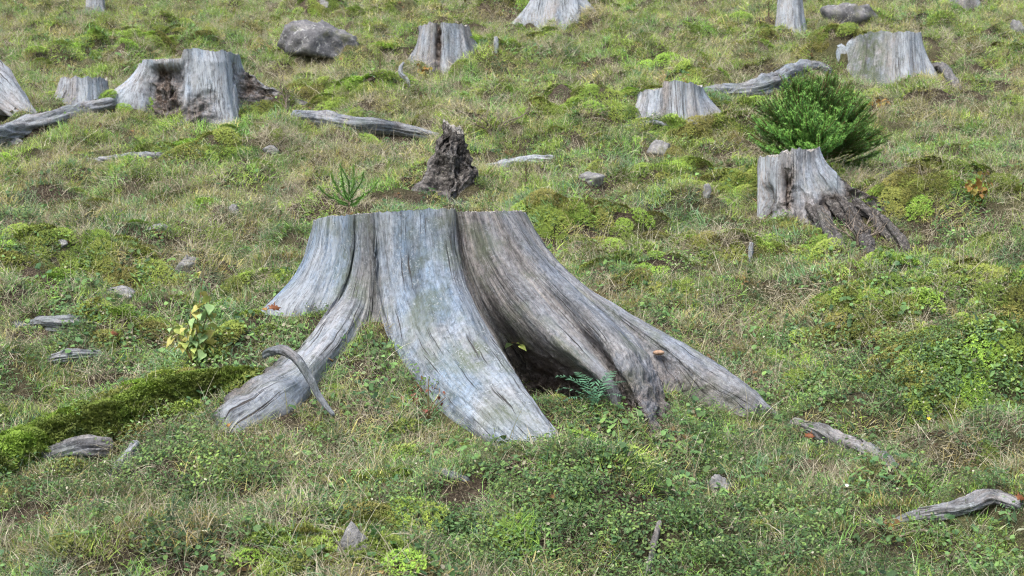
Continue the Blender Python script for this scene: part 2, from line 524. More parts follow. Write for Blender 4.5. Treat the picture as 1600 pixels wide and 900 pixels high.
# ------------------------------------------------------------------ ground sheet
def spaced(segs):
    """segs: list of (start, end, step0, step1)"""
    out = []
    for a, b, s0, s1 in segs:
        v = a
        while v < b - 1e-6:
            out.append(v)
            f = (v - a) / (b - a)
            v += s0 + (s1 - s0) * f
    out.append(segs[-1][1])
    return np.array(out)
gx_pos = spaced([(0, 3.6, .035, .035), (3.6, 12, .045, .14), (12, 120, .3, 12)])
gx = np.concatenate([-gx_pos[::-1], gx_pos[1:]])
gy = spaced([(-40, 3.0, 5, .2), (3.0, 8.5, .03, .03), (8.5, 30, .035, .12), (30, 55, .2, .8), (55, 260, 1.5, 14)])
GX, GY = np.meshgrid(gx, gy, indexing='ij')
GZ = g(GX, GY)
o = build('ground', np.stack([GX, GY, GZ], -1).reshape(-1, 3), grid_faces(len(gx), len(gy), False)[:, ::-1] * 1, mat=M_GROUND)
# face order checked so that normals look up
if o.data.polygons[0].normal.z < 0:
    o.data.flip_normals()
tag(o, 'grassy hillside rising away from the camera', 'hillside', kind='structure')

WOOD_BVH = []       # (bvh, xmin, xmax, ymin, ymax) of bodies that grass must not grow through
def block(V, F):
    V = np.asarray(V)
    WOOD_BVH.append((BVHTree.FromPolygons([tuple(map(float, v)) for v in V], [tuple(int(i) for i in f) for f in F]),
                     V[:, 0].min(), V[:, 0].max(), V[:, 1].min(), V[:, 1].max()))

# ------------------------------------------------------------------ the big stump
# control curves from the sawn rim down into the ground: (px, py, Y) ; then brown, pale, rot (top, bottom)
C = [
 ('l0', [(490, 345, 6.42), (481, 385, 6.42), (464, 428, 6.4), (434, 462, 6.37), (396, 496, 6.32), (360, 545, 6.27)], (.0, .1), (.2, .2), (0, .2)),
 ('l1', [(513, 338, 6.2), (505, 390, 6.17), (488, 440, 6.12), (462, 482, 6.08), (448, 545, 6.06)], (.0, .0), (.5, .7), (0, 0)),
 ('l2', [(532, 337, 6.12), (530, 395, 6.12), (518, 445, 6.10), (500, 490, 6.08), (488, 560, 6.06)], (.0, .0), (.4, .6), (0, 0)),
 ('v1', [(547, 336, 6.075), (545, 400, 6.07), (535, 452, 6.06), (524, 500, 6.06), (515, 575, 6.05)], (.3, .3), (0, 0), (0, .2)),
 ('r1a', [(556, 335, 6.05), (553, 400, 6.045), (537, 460, 6.0), (492, 520, 5.87), (455, 562, 5.73), (398, 592, 5.6), (345, 626, 5.52), (322, 690, 5.5)], (.4, .35), (0, .5), (0, .75)),
 ('r1', [(565, 334, 6.03), (562, 410, 6.015), (549, 470, 5.93), (514, 530, 5.75), (472, 580, 5.57), (412, 618, 5.42), (356, 655, 5.36), (335, 730, 5.36)], (.45, .35), (.1, .8), (0, .12)),
 ('r1b', [(573, 334, 6.015), (573, 420, 5.995), (566, 478, 5.93), (535, 535, 5.78), (492, 590, 5.6), (455, 645, 5.46), (385, 690, 5.36), (365, 745, 5.34)], (.45, .4), (0, .5), (0, .1)),
 ('r1c', [(579, 334, 6.005), (580, 420, 5.985), (578, 480, 5.95), (558, 560, 5.88), (512, 620, 5.75), (475, 680, 5.62), (420, 730, 5.5), (400, 770, 5.45)], (.35, .5), (0, 0), (0, .4)),
 ('v2', [(584, 333, 5.998), (587, 420, 5.975), (593, 485, 5.94), (602, 560, 5.91), (610, 640, 5.88)], (.2, .5), (0, 0), (0, .3)),
 ('c0', [(590, 332, 5.985), (595, 420, 5.965), (604, 500, 5.9), (630, 570, 5.75), (685, 640, 5.55), (750, 700, 5.4), (790, 765, 5.3)], (.0, .0), (.2, .3), (0, 0)),
 ('c1', [(620, 330, 5.965), (625, 420, 5.93), (641, 500, 5.82), (682, 575, 5.62), (747, 645, 5.4), (802, 705, 5.25), (832, 780, 5.2)], (.05, .0), (.1, .5), (0, 0)),
 ('c2', [(662, 327, 5.96), (670, 420, 5.9), (694, 500, 5.77), (742, 580, 5.55), (802, 650, 5.33), (852, 710, 5.19), (880, 790, 5.14)], (.1, .0), (0, .5), (0, 0)),
 ('c3', [(694, 326, 5.98), (701, 400, 5.92), (725, 480, 5.79), (773, 560, 5.6), (829, 635, 5.38), (875, 700, 5.23), (900, 785, 5.17)], (.3, .05), (.1, .7), (0, 0)),
 ('c4', [(706, 326, 6.0), (712, 400, 5.95), (738, 480, 5.83), (785, 560, 5.64), (840, 635, 5.43), (886, 700, 5.28), (912, 785, 5.2)], (.5, .1), (.3, .7), (0, 0)),
 ('c5', [(710, 328, 6.035), (716, 400, 6.03), (740, 475, 5.98), (778, 545, 5.9), (816, 610, 5.8), (855, 670, 5.7), (885, 740, 5.6)], (.8, .8), (0, 0), (0, .9)),
 ('d0', [(717, 331, 6.05), (728, 400, 6.045), (754, 470, 6.05), (788, 530, 6.12), (816, 580, 6.22), (840, 620, 6.25), (860, 690, 6.25)], (.9, .9), (0, 0), (0, 1.0)),
 ('d0b', [(729, 331, 6.05), (745, 400, 6.03), (778, 468, 6.0), (824, 530, 6.0), (868, 575, 6.05), (905, 606, 6.08), (930, 690, 6.05)], (.9, .8), (0, 0), (0, .75)),
 ('d1', [(745, 331, 6.06), (768, 400, 6.02), (812, 465, 5.95), (868, 526, 5.87), (918, 572, 5.80), (948, 606, 5.77), (965, 690, 5.74)], (.85, .6), (0, .1), (0, .15)),
 ('d2', [(757, 331, 6.08), (785, 400, 6.035), (828, 460, 5.97), (882, 518, 5.90), (930, 562, 5.84), (958, 600, 5.80), (978, 690, 5.75)], (.85, .5), (.1, .4), (0, .0)),
 ('v3', [(770, 331, 6.10), (803, 400, 6.065), (848, 456, 6.02), (897, 511, 5.98), (940, 553, 5.95), (966, 592, 5.89), (988, 690, 5.83)], (.9, .6), (0, 0), (0, .6)),
 ('t1', [(786, 330, 6.14), (822, 390, 6.09), (878, 452, 6.0), (932, 508, 5.9), (966, 560, 5.8), (994, 622, 5.69), (1022, 680, 5.6), (1045, 755, 5.58)], (.6, .3), (0, .1), (0, .85)),
 ('t2', [(797, 330, 6.19), (837, 393, 6.14), (898, 456, 6.05), (952, 508, 5.95), (990, 560, 5.85), (1014, 622, 5.74), (1040, 680, 5.63), (1065, 755, 5.6)], (.5, .3), (.1, .2), (0, .8)),
 ('t3', [(802, 330, 6.22), (843, 394, 6.2), (905, 456, 6.14), (964, 510, 6.06), (1008, 560, 5.97), (1032, 622, 5.85), (1055, 690, 5.72), (1075, 760, 5.66)], (.5, .4), (0, 0), (0, .8)),
 ('v4', [(806, 330, 6.26), (848, 393, 6.25), (910, 452, 6.22), (972, 506, 6.17), (1022, 556, 6.1), (1048, 610, 6.03), (1065, 695, 5.95)], (.6, .6), (0, 0), (0, .6)),
 ('r0b', [(811, 330, 6.30), (851, 390, 6.29), (911, 448, 6.25), (984, 500, 6.18), (1058, 552, 6.09), (1118, 598, 6.02), (1172, 630, 6.0), (1222, 668, 5.98)], (.6, .5), (0, .1), (0, .2)),
 ('r0', [(816, 331, 6.36), (851, 385, 6.36), (907, 442, 6.35), (977, 486, 6.3), (1060, 533, 6.2), (1138, 582, 6.09), (1182, 618, 6.03), (1228, 664, 5.99)], (.5, .35), (0, .4), (0, .2)),
 ('r0c', [(819, 332, 6.45), (851, 385, 6.47), (905, 443, 6.5), (980, 488, 6.45), (1064, 537, 6.32), (1142, 588, 6.17), (1186, 622, 6.08), (1230, 668, 6.01)], (.5, .4), (0, 0), (0, .2)),
 ('v5', [(812, 333, 6.58), (838, 400, 6.7), (870, 450, 6.78), (920, 505, 6.8), (960, 570, 6.8)], (.6, .6), (0, 0), (0, .2)),
 ('b1', [(760, 334, 6.77), (770, 400, 6.88), (790, 460, 6.98), (810, 560, 7.05)], (.5, .5), (0, 0), (0, 0)),
 ('b2', [(650, 335, 6.86), (650, 400, 6.97), (650, 460, 7.08), (650, 560, 7.15)], (.3, .3), (0, 0), (0, 0)),
 ('b3', [(550, 337, 6.78), (542, 400, 6.87), (530, 460, 6.98), (510, 560, 7.05)], (.2, .2), (0, 0), (0, 0)),
 ('b4', [(507, 341, 6.62), (494, 400, 6.68), (470, 450, 6.72), (425, 520, 6.72), (390, 590, 6.7)], (.1, .2), (0, 0), (0, 0)),
]
def big_stump():
    NV = 210
    n = len(C)
    G = np.zeros((n, NV, 6))
    for i, (nm, pts, br, pa, ro) in enumerate(C):
        P = np.array([at(a, b, c * YS) for a, b, c in pts])
        G[i, :, :3] = crom(P, NV)
        t = np.linspace(0, 1, NV)
        G[i, :, 3] = br[0] + (br[1] - br[0]) * t
        G[i, :, 4] = pa[0] + (pa[1] - pa[0]) * t
        G[i, :, 5] = ro[0] + (ro[1] - ro[0]) * smooth(.45, .85, t)
    # periodic spline across the curves
    dist = np.linalg.norm(np.roll(G, -1, 0)[:, :, :3] - G[:, :, :3], axis=2).mean(1)
    sub = np.maximum(6, (dist / .0062).astype(int))
    rows, ucoord, owner = [], [], []
    w = dist ** .6
    u0 = 0.0
    for i in range(n):
        p0, p1, p2, p3 = G[(i - 1) % n], G[i], G[(i + 1) % n], G[(i + 2) % n]
        h0, h1, h2 = w[(i - 1) % n], w[i], w[(i + 1) % n]
        m1 = ((p1 - p0) / h0 * h1 + (p2 - p1) / h1 * h0) / (h0 + h1)
        m2 = ((p2 - p1) / h1 * h2 + (p3 - p2) / h2 * h1) / (h1 + h2)
        for k in range(sub[i]):
            s = k / sub[i]
            rows.append((2 * s ** 3 - 3 * s ** 2 + 1) * p1 + (s ** 3 - 2 * s ** 2 + s) * h1 * m1
                        + (-2 * s ** 3 + 3 * s ** 2) * p2 + (s ** 3 - s ** 2) * h1 * m2)
            ucoord.append(u0 + dist[i] * s); owner.append(i + s)
        u0 += dist[i]
    Q = np.array(rows)
    P = Q[:, :, :3].copy()
    nu = len(P)
    U = np.array(ucoord)[:, None] * np.ones((1, NV))
    own = np.array(owner)
    seg = np.linalg.norm(np.diff(P, axis=1), axis=2)
    Vv = np.concatenate([np.zeros((nu, 1)), np.cumsum(seg, 1)], 1)
    N = grid_normals(P, True)
    ctr = P[:, 0].mean(0)
    if np.sum(N[:, 20] * (P[:, 20] - ctr)) < 0:
        N = -N
    tt = np.linspace(0, 1, NV)[None, :]
    wav = U + .02 * perlin(U * 3, Vv * 2.2, 5)
    fur = 1 - np.abs(perlin(wav * 24, Vv * .9, 21)) * 2
    fur2 = 1 - np.abs(perlin(wav * 60, Vv * 1.8, 23)) * 2
    d = .011 * fbm(wav * 5, Vv * 1.8, 31, 3) + .006 * fbm(wav * 14, Vv * 2.2, 35, 2)
    msk = np.clip(.5 + 1.2 * fbm(U * 4 + 3, Vv * 3, 27, 2), 0, 1)
    d -= .0045 * msk * np.clip(fur, 0, 1) ** 3 + .003 * np.clip(fur2, 0, 1) ** 3 * np.clip(.5 + 1.2 * fbm(U * 9, Vv * 6, 29, 2), 0, 1)
    d += .0018 * fbm(U * 110, Vv * 11, 41, 2)
    rot = np.clip(Q[:, :, 5], 0, 1)
    d += rot * (.03 * fbm(U * 16, Vv * 13, 51, 4) - .008)
    # a healed wound below the middle of the front root
    wx = at(693, 500, 5.8 * YS); dd = np.linalg.norm((P - wx) * np.array([1, .3, .45]), axis=2)
    d -= .022 * np.exp(-(dd / .028) ** 2)
    d *= np.minimum(1, .35 + tt * 6)
    P = P + N * d[:, :, None]
    # saw cut: almost level, faintly ragged, right part a little lower
    P[:, 0, 2] += .007 * perlin(U[:, 0] * 30, U[:, 0] * 0, 61) + .005 * perlin(U[:, 0] * 120, U[:, 0] * 0, 63)
    N = grid_normals(P, True)
    if np.sum(N[:, 20] * (P[:, 20] - ctr)) < 0:
        N = -N
    brown = np.clip(Q[:, :, 3], 0, 1); pale = np.clip(Q[:, :, 4], 0, 1)
    algae = np.zeros_like(brown)
    for px, py, Y, r, s in [(560, 455, 5.95, .06, .8), (735, 560, 5.62, .10, .9), (795, 585, 5.6, .07, .7), (690, 345, 6.0, .07, .6), (690, 395, 5.95, .05, .6), (585, 350, 6.0, .07, .5), (555, 350, 6.03, .06, .5),
                            (700, 640, 5.5, .07, .5), (820, 665, 5.3, .08, .6), (500, 350, 6.3, .07, .4), (640, 360, 5.97, .05, .35)]:
        c = at(px, py, Y * YS)
        algae = np.maximum(algae, s * np.exp(-np.sum(((P - c) * np.array([1, .6, .7]) / r) ** 2, axis=2)))
    base = np.array([at(650, 600, 6.4 * YS)[0], 6.4 * YS, 0]); base[2] = g1(base[0], base[1])
    root = empty('tree_stump', base, 'huge weathered grey tree stump with five spreading roots on the grassy slope', 'stump', 'tree stumps on the slope')
    F = grid_faces(nu, NV, True)
    vidx_u = F[:, 0] // NV; vidx_v = F[:, 0] % NV
    fo = own[vidx_u]; ft = vidx_v / NV
    names = [c[0] for c in C]
    def rng_(a, b): return (fo >= names.index(a)) & (fo < names.index(b))
    low = ft > .46
    _f = F[len(F) // 3]; _v = P.reshape(-1, 3)[_f]
    if np.dot(np.cross(_v[1] - _v[0], _v[2] - _v[0]), N.reshape(-1, 3)[_f[0]]) < 0:
        F = F[:, ::-1]
    parts = [('root', low & ((fo < names.index('v1')) | (fo >= names.index('b4'))), 'pale blue grey root at the stump\'s far left'),
             ('root', low & rng_('v1', 'v2'), 'bleached root with a broad blunt end'),
             ('root', low & rng_('v2', 'd0'), 'broad blue grey root reaching towards the viewer'),
             ('root', low & rng_('d0', 'v3'), 'brown grey root arching over a dark hollow'),
             ('root', low & rng_('v3', 'v4'), 'furrowed root with a rotten brown tip'),
             ('root', low & rng_('v4', 'v5'), 'long straight root running to the right')]
    used = np.zeros(len(F), bool)
    fl = P.reshape(-1, 3); nf = N.reshape(-1, 3)
    uvf = np.stack([U.ravel(), Vv.ravel()], -1)
    at_ = {'brown': brown.ravel(), 'pale': pale.ravel(), 'rot': rot.ravel(), 'algae': algae.ravel()}
    def sub_mesh(nm, mask, label=None):
        f = F[mask]
        ids, inv = np.unique(f, return_inverse=True)
        ob = build(nm, fl[ids] - base, inv.reshape(-1, 4), mat=M_WOOD, parent=root, uv=uvf[ids],
                   attrs={k: a[ids] for k, a in at_.items()}, normals=nf[ids])
        if label: ob['label'] = label
    for nm, m, lab in parts:
        m = m & ~used; used |= m
        sub_mesh(nm, m, lab)
    sub_mesh('trunk', ~used)
    # sawn face
    rim = P[:, 0]; cc = rim.mean(0)
    K = 16
    rr = np.linspace(1, 0.02, K)
    W = cc[None, None] + (rim[:, None] - cc[None, None]) * rr[None, :, None]
    W[:, 1:, 2] += -.006 + .006 * fbm(W[:, 1:, 0] * 9, W[:, 1:, 1] * 9, 71, 3)
    build('cut_face', W.reshape(-1, 3) - base, grid_faces(nu, K, True), mat=M_END, parent=root)
    block(fl, F)
    return root, P
BIG, BIG_P = big_stump()

# ------------------------------------------------------------------ other stumps
def stump(base_px, r_px, top_py, label, roots, name='tree_stump', mat=None, ztop=None, brown=.2, pale=.3, rotf=None, seed=1,
          flare=.10, k=1.75, taper=.12, rough=1.0, sink=.07, nu=220, nv=70, group='tree stumps on the slope', tilt=(0, 0), squash=1.0, dist=None, dentf=None, palef=None, algaef=None):
    """base_px: where the middle of the foot meets the turf, r_px: half width of the sawn top, top_py: height of the top in the photo"""
    c = hit(*base_px)
    S = F_PX / c[1]
    r0 = r_px / S
    ctr = c + np.array([0, r0 * .75, 0])
    H = at(base_px[0], top_py, ctr[1])[2]
    th = np.linspace(0, 2 * np.pi, nu, endpoint=False)[:, None]
    s = np.linspace(0, 1, nv)[None, :]
    def L(sv):
        out = flare * np.ones((nu, sv.shape[1])) * (1 + .5 * perlin(np.cos(th) * 1.7 + seed, np.sin(th) * 1.7, seed))
        for a, ln, wd in roots:
            da = (th - math.radians(a) + np.pi) % (2 * np.pi) - np.pi
            ww = math.radians(wd) * (1 - .45 * sv)
            out = out + ln * np.exp(-(da / ww) ** 2)
        return out
    wob = 1 + .07 * perlin(np.cos(th) * 1.3 + 9 * seed, np.sin(th) * 1.3, seed + 2) + .035 * perlin(np.cos(th) * 3.5 + 9 * seed, np.sin(th) * 3.5, seed + 3)
    r = r0 * wob * (1 + taper * s) + L(s) * s ** k
    X = ctr[0] + np.cos(th) * r + tilt[0] * (1 - s)
    Y = ctr[1] + np.sin(th) * r * squash + tilt[1] * (1 - s)
    ze = g(X[:, -1], Y[:, -1])[:, None] - sink
    zt = H + (ztop(th) if ztop else 0) * np.ones_like(th)
    zt = zt + .026 * perlin(np.cos(th) * 4 + seed, np.sin(th) * 4, seed + 5) + .010 * perlin(np.cos(th) * 22 + seed, np.sin(th) * 22, seed + 6)
    Z = zt + (ze - zt) * s ** .93
    P = np.stack([X, Y, Z], -1)
    N = grid_normals(P, True)
    if np.sum(N[:, 10] * (P[:, 10] - ctr)) < 0: N = -N
    U = th * r0 * 1.3 + 0 * s
    Vv = s * (H - c[2]) * 1.2 + 0 * th
    cu, su = np.cos(th), np.sin(th)
    kk = r0 * 1.3
    wav = kk * th + .02 * perlin(U * 3, Vv * 2, seed)
    fur = 1 - np.abs(perlin(cu * kk * 18 + seed, su * kk * 18 + Vv * .7, seed + 8)) * 2
    d = rough * (.022 * fbm(cu * kk * 4 + seed, su * kk * 4 + Vv * .8, seed + 7, 3) - .005 * np.clip(fur, 0, 1) ** 3)
    rot = np.zeros_like(d)
    if rotf is not None:
        rot = np.clip(rotf(th, s) + .35 * fbm(cu * kk * 7 + seed, su * kk * 7 + Vv * 6, seed + 12, 3) * (rotf(th, s) > .02), 0, 1)
        d = d + rot * (.05 * fbm(U * 11, Vv * 11, seed + 13, 4) - .03)
    if dentf is not None:
        d = d + dentf(th, s)
    P = P + N * (d * np.minimum(1, .3 + s * 6))[:, :, None]
    N = grid_normals(P, True)
    if np.sum(N[:, 10] * (P[:, 10] - ctr)) < 0: N = -N
    br = np.clip(brown + .5 * fbm(cu * 1.6 + seed * 3, su * 1.6 + Vv * .4, seed + 20, 2), 0, 1) + 0 * s
    pa = np.clip(pale - .15 + 1.1 * fbm(cu * 2 + seed * 5, su * 2 + Vv * .5, seed + 25, 2), 0, 1) + 0 * s
    if palef is not None: pa = np.clip(pa * .5 + palef(th, s), 0, 1)
    al = np.clip(algaef(th, s), 0, 1) + 0 * br if algaef is not None else 0 * br
    root = empty(name, (ctr[0], ctr[1], g1(ctr[0], ctr[1])), label, 'stump', group)
    b = np.array(root.location)
    F = grid_faces(nu, nv, True)
    build('trunk', P.reshape(-1, 3) - b, F, mat=mat or M_WOOD_PALE, parent=root, uv=np.stack([U.ravel(), Vv.ravel()], -1),
          attrs={'brown': br.ravel(), 'pale': pa.ravel(), 'rot': rot.ravel(), 'algae': al.ravel()})
    rim = P[:, 0]; cc = rim.mean(0); cc[2] = np.median(rim[:, 2])
    K = 10
    rr = np.linspace(1, .03, K)
    W = cc[None, None] + (rim[:, None] - cc[None, None]) * rr[None, :, None]
    W[:, 1:, 2] += -.01 + .012 * fbm(W[:, 1:, 0] * 9, W[:, 1:, 1] * 9, 71, 3)
    build('cut_face', W.reshape(-1, 3) - b, grid_faces(nu, K, True), mat=M_END, parent=root)
    block(P.reshape(-1, 3), F)
    return root, ctr, r0, H

def wrap(a, deg):
    return (a - math.radians(deg) + np.pi) % (2 * np.pi) - np.pi

# two-level stump, upper left, with a rotten litter-filled front
def zt_a(th):
    d = wrap(th, -35)      # the tall half faces front right
    lowL = smooth(.85, .95, np.abs(d + 0) ) * (wrap(th, -150) ** 2 < 1.6 ** 2)
    return -.09 * lowL
def rot_a(th, s):
    return (1.1 * np.exp(-(wrap(th, -108) / .36) ** 4) * smooth(.03, .14, s) + .9 * np.exp(-(wrap(th, -70) / .25) ** 2) * smooth(.4, .7, s)
            + .9 * np.exp(-(wrap(th, 0) / .3) ** 2) * smooth(.08, .25, s))
def dent_a(th, s):
    return -.09 * np.exp(-(wrap(th, -108) / .34) ** 4) * smooth(.0, .15, s) * (1 - .7 * s) + .05 * np.exp(-(wrap(th, -52) / .3) ** 2) * (1 - s * .6) - .04 * np.exp(-(wrap(th, -12) / .22) ** 2)
stump((285, 178), 80, 86, 'grey stump sawn at two levels, with a rotten brown litter-filled front',
      [(-155, .42, 22), (-42, .12, 20), (8, .75, 16), (175, .55, 20), (70, .3, 25), (120, .3, 25), (-165, .2, 30)], ztop=zt_a, rotf=rot_a, dentf=dent_a, seed=4, brown=-.2, pale=1.0, nu=320, nv=110, flare=.08)
stump((125, 166), 36, 124, 'small low pale stump behind the long root of the two-level stump', [(-60, .06, 25), (200, .08, 30), (-120, .06, 20)], seed=9, brown=.15, pale=.6, flare=.03)
stump((692, 104), 39, 41, 'upright grey stump with a dark vertical crack behind the bent white stick', [(-150, .12, 18), (-80, .06, 12), (-35, .10, 18), (20, .1, 25), (150, .15, 25)], seed=12, brown=.35, pale=.55, flare=.05,
      rotf=lambda th, s: .85 * np.exp(-(wrap(th, -100) / .10) ** 2) + 0 * s, dentf=lambda th, s: -.045 * np.exp(-(wrap(th, -100) / .09) ** 2) + 0 * s)
stump((872, 40), 38, -22, 'wide flaring pale stump cut off by the top edge of the picture', [(-165, .55, 22), (-60, .15, 30), (-10, .6, 20), (60, .3, 30), (130, .3, 30), (-110, .12, 20)], seed=17, brown=.1, pale=.8, flare=.08,
      rotf=lambda th, s: .8 * np.exp(-(wrap(th, -45) / .25) ** 2) * smooth(.5, .8, s))
stump((1050, 180), 50, 134, 'low pale stump with one root sliding right, above a mossy hummock', [(-20, .38, 16), (-140, .08, 30), (-80, .05, 25), (100, .2, 40), (0, .2, 25)], seed=22, brown=.15, pale=.85, flare=.05,
      ztop=lambda th: -.05 * (np.cos(th) < -.3) + .015 * np.sin(3 * th))
stump((1398, 120), 49, 56, 'broad stump half dark half white behind the bushy young spruce', [(-25, .28, 18), (-80, .10, 25), (180, .2, 30), (-140, .1, 25), (60, .2, 30)], seed=27, brown=.15, pale=.8, flare=.03,
      rotf=lambda th, s: .75 * np.exp(-(wrap(th, -12) / .25) ** 2) * smooth(.55, .8, s),
      palef=lambda th, s: 1.0 * np.exp(-(wrap(th, -62) / .55) ** 2) - .5 * np.exp(-(wrap(th, -150) / .8) ** 2) + 0 * s, algaef=lambda th, s: 1.0 * np.exp(-(wrap(th, -140) / .7) ** 2) + 0 * s)
stump((1238, 40), 19, -10, 'narrow white stump beside the grey boulder at the top edge', [(-80, .12, 25), (-150, .05, 25), (-20, .05, 20)], seed=33, brown=.1, pale=.9, flare=.03)
stump((1507, 12), 15, -28, 'dim stump just peeping in at the top right edge', [(-120, .1, 25), (-30, .15, 25)], seed=38, brown=.5, pale=.2, flare=.05, mat=M_WOOD_LOG)
stump((147, 28), 11, -40, 'thin upright grey trunk stub at the top left edge', [(-30, .08, 20), (-140, .04, 25)], seed=41, brown=.35, pale=.4, flare=.02)
# half rotten stump in front of the spruce
def rot_g(th, s):
    return (1.0 * np.exp(-(wrap(th, -35) / .6) ** 2) * smooth(.42, .62, s) + .9 * np.exp(-(wrap(th, -100) / .18) ** 2) * smooth(.15, .35, s) * (1 - smooth(.6, .8, s))
            + .9 * np.exp(-(wrap(th, -140) / .22) ** 2) * smooth(.3, .5, s))
STUMP_G = stump((1238, 338), 47, 243, 'crumbling grey stump with rotten holes and a dark rooty side below the young spruce',
      [(-28, .62, 26), (-60, .25, 22), (-105, .08, 16), (20, .3, 25), (100, .2, 40)], seed=46, brown=.35, pale=.45, rotf=rot_g, nu=340, nv=120, flare=.015, taper=.04, rough=1.35, k=2.0, palef=lambda th, s: .9 * np.exp(-(wrap(th, -150) / .5) ** 2) + 0 * s,
      ztop=lambda th: .035 * (np.cos(th) > -.1) - .02 * (np.cos(th) < -.5), dentf=lambda th, s: -.07 * np.exp(-(wrap(th, -104) / .16) ** 2) * np.exp(-((s - .42) / .14) ** 2) - .06 * np.exp(-(wrap(th, -142) / .2) ** 2) * np.exp(-((s - .5) / .15) ** 2))
# rotten snag
stump((710, 290), 19, 200, 'dark brown crumbling snag of rotten wood standing behind the big stump', [(-150, .15, 30), (-90, .12, 25), (-30, .08, 25), (60, .1, 30)], name='rotten_snag', seed=52, brown=.9, pale=0, taper=.5, k=1.15, flare=.10,
      rotf=lambda th, s: .95 + 0 * th + 0 * s, rough=2.0, nu=260, nv=130, ztop=lambda th: .05 * np.cos(th - 2.6), mat=M_ROT, group=None)

# ------------------------------------------------------------------ logs, roots, sticks (bodies of revolution along a bent axis)
def tube(name, pts, rad, label, cat, mat=None, nu=48, nv=90, flat=1.0, rough=.2, seed=1, brown=.3, pale=.3, rot=0, group=None, furrow=.08, parent=None, off=0.0, blocks=True):
    """pts: world points, rad: radii along them"""
    A = np.array([list(p) + [r] for p, r in zip(pts, rad)])
    Q = crom(A, nv)
    T = np.gradient(Q[:, :3], axis=0); T /= np.linalg.norm(T, axis=1, keepdims=True)
    up = np.tile(np.array([0.0, -.35, .93]), (nv, 1))
    Bn = np.cross(T, up); bl = np.linalg.norm(Bn, axis=1, keepdims=True)
    Bn = np.where(bl > .1, Bn / np.maximum(bl, 1e-6), np.array([1.0, 0, 0]))
    Nn = np.cross(Bn, T)
    th = np.linspace(0, 2 * np.pi, nu, endpoint=False)[:, None]
    s = np.linspace(0, 1, nv)[None, :]
    endf = np.minimum(1, np.minimum(s, 1 - s) / .02 * (1 + .8 * perlin(np.cos(th) * 2 + seed, np.sin(th) * 2, seed + 3)) + .2) ** .5
    r = Q[None, :, 3] * endf
    ln = np.sum(np.linalg.norm(np.diff(Q[:, :3], axis=0), axis=1))
    rm = np.mean(rad)
    Vv = s * ln + 0 * th; U = th * rm + 0 * s
    fur = 1 - np.abs(perlin(np.cos(th) * 4 + seed, np.sin(th) * 4 + Vv * 1.1, seed + 8)) * 2
    r = r * (1 + rough * 2 * fbm(np.cos(th) * 1.1 + seed, np.sin(th) * 1.1 + Vv / rm * .22, seed, 3) - furrow * 2 * np.clip(fur, 0, 1) ** 3)
    P = Q[None, :, :3] + (np.cos(th) * r)[:, :, None] * Bn[None] + (np.sin(th) * r * flat)[:, :, None] * Nn[None]
    b = Q[nv // 2, :3]
    V = np.concatenate([P.reshape(-1, 3), Q[0:1, :3], Q[-1:, :3]])
    F = grid_faces(nu, nv, True)
    i0, i1 = nu * nv, nu * nv + 1
    a = np.arange(nu); a2 = (a + 1) % nu
    Ft = np.concatenate([np.stack([a2 * nv, a * nv, np.full(nu, i0)], -1), np.stack([a * nv + nv - 1, a2 * nv + nv - 1, np.full(nu, i1)], -1)])
    uv = np.concatenate([np.stack([U.ravel(), Vv.ravel()], -1), [[0, 0], [0, ln]]])
    nz = len(V)
    o = build(name, V - b, F, Ft, mat=mat or M_WOOD_LOG, parent=parent, uv=uv, attrs={'brown': np.full(nz, brown), 'pale': np.full(nz, pale), 'rot': np.full(nz, rot)})
    o.location = tuple(map(float, b))
    if label: tag(o, label, cat, group)
    if blocks: block(V, F)
    return o

def gpts(px, lift):
    """photo pixels -> points on the turf, raised by lift metres"""
    if not hasattr(lift, '__len__'): lift = [lift] * len(px)
    return [hit(a, b) + np.array([0, 0, l * .45 - .008]) for (a, b), l in zip(px, lift)]

tube('fallen_log', gpts([(455, 190), (500, 196), (560, 204), (620, 208), (690, 212)], [.09, .11, .11, .08, -.02]), [.075, .085, .08, .06, .03], 'long grey log lying right of the two-level stump', 'log', seed=3, rough=.07, furrow=.14, pale=.35, brown=.2, flat=.95)
tube('fallen_log', gpts([(1090, 146), (1140, 152), (1190, 146), (1235, 126), (1275, 112), (1300, 112)], [.0, .07, .1, .11, .08, -.05]), [.05, .10, .115, .11, .08, .05], 'curved grooved grey log lying between the low pale stump and the broad stump', 'log', seed=7, pale=.35, brown=.1, furrow=.22, rough=.16, nv=120)
tube('exposed_root', gpts([(-25, 218), (30, 208), (90, 190), (140, 176), (180, 166)], [.0, .05, .05, .05, .05]), [.07, .085, .075, .07, .06], 'long grey root lying left of the two-level stump', 'root', seed=8, pale=.4)
def _edge_root():
    a = hit(58, 190)
    Y = a[1] + .25
    return [at(-90, 95, Y + .35), at(-40, 118, Y + .25), at(5, 150, Y + .1), at(45, 184, Y - .05), at(85, 205, Y - .1)]
tube('exposed_root', _edge_root(), [.24, .2, .15, .09, .05], 'thick pale root of a stump cut off by the left edge', 'root', mat=M_WOOD_PALE, seed=11, pale=.5)
tube('exposed_root', gpts([(75, 258), (150, 254), (210, 246), (275, 240)], [.01, .03, .03, -.01]), [.025, .03, .03, .02], 'thin grey root lying in the grass below the two-level stump', 'root', seed=13, pale=.3, nu=24)
tube('exposed_root', gpts([(1235, 660), (1270, 680), (1310, 700), (1350, 716), (1395, 732)], [.0, .06, .07, .07, .0]), [.025, .036, .04, .045, .03], 'brown grey root piece surfacing beyond the long right root', 'root', seed=15, pale=.15, brown=.7, furrow=.2)
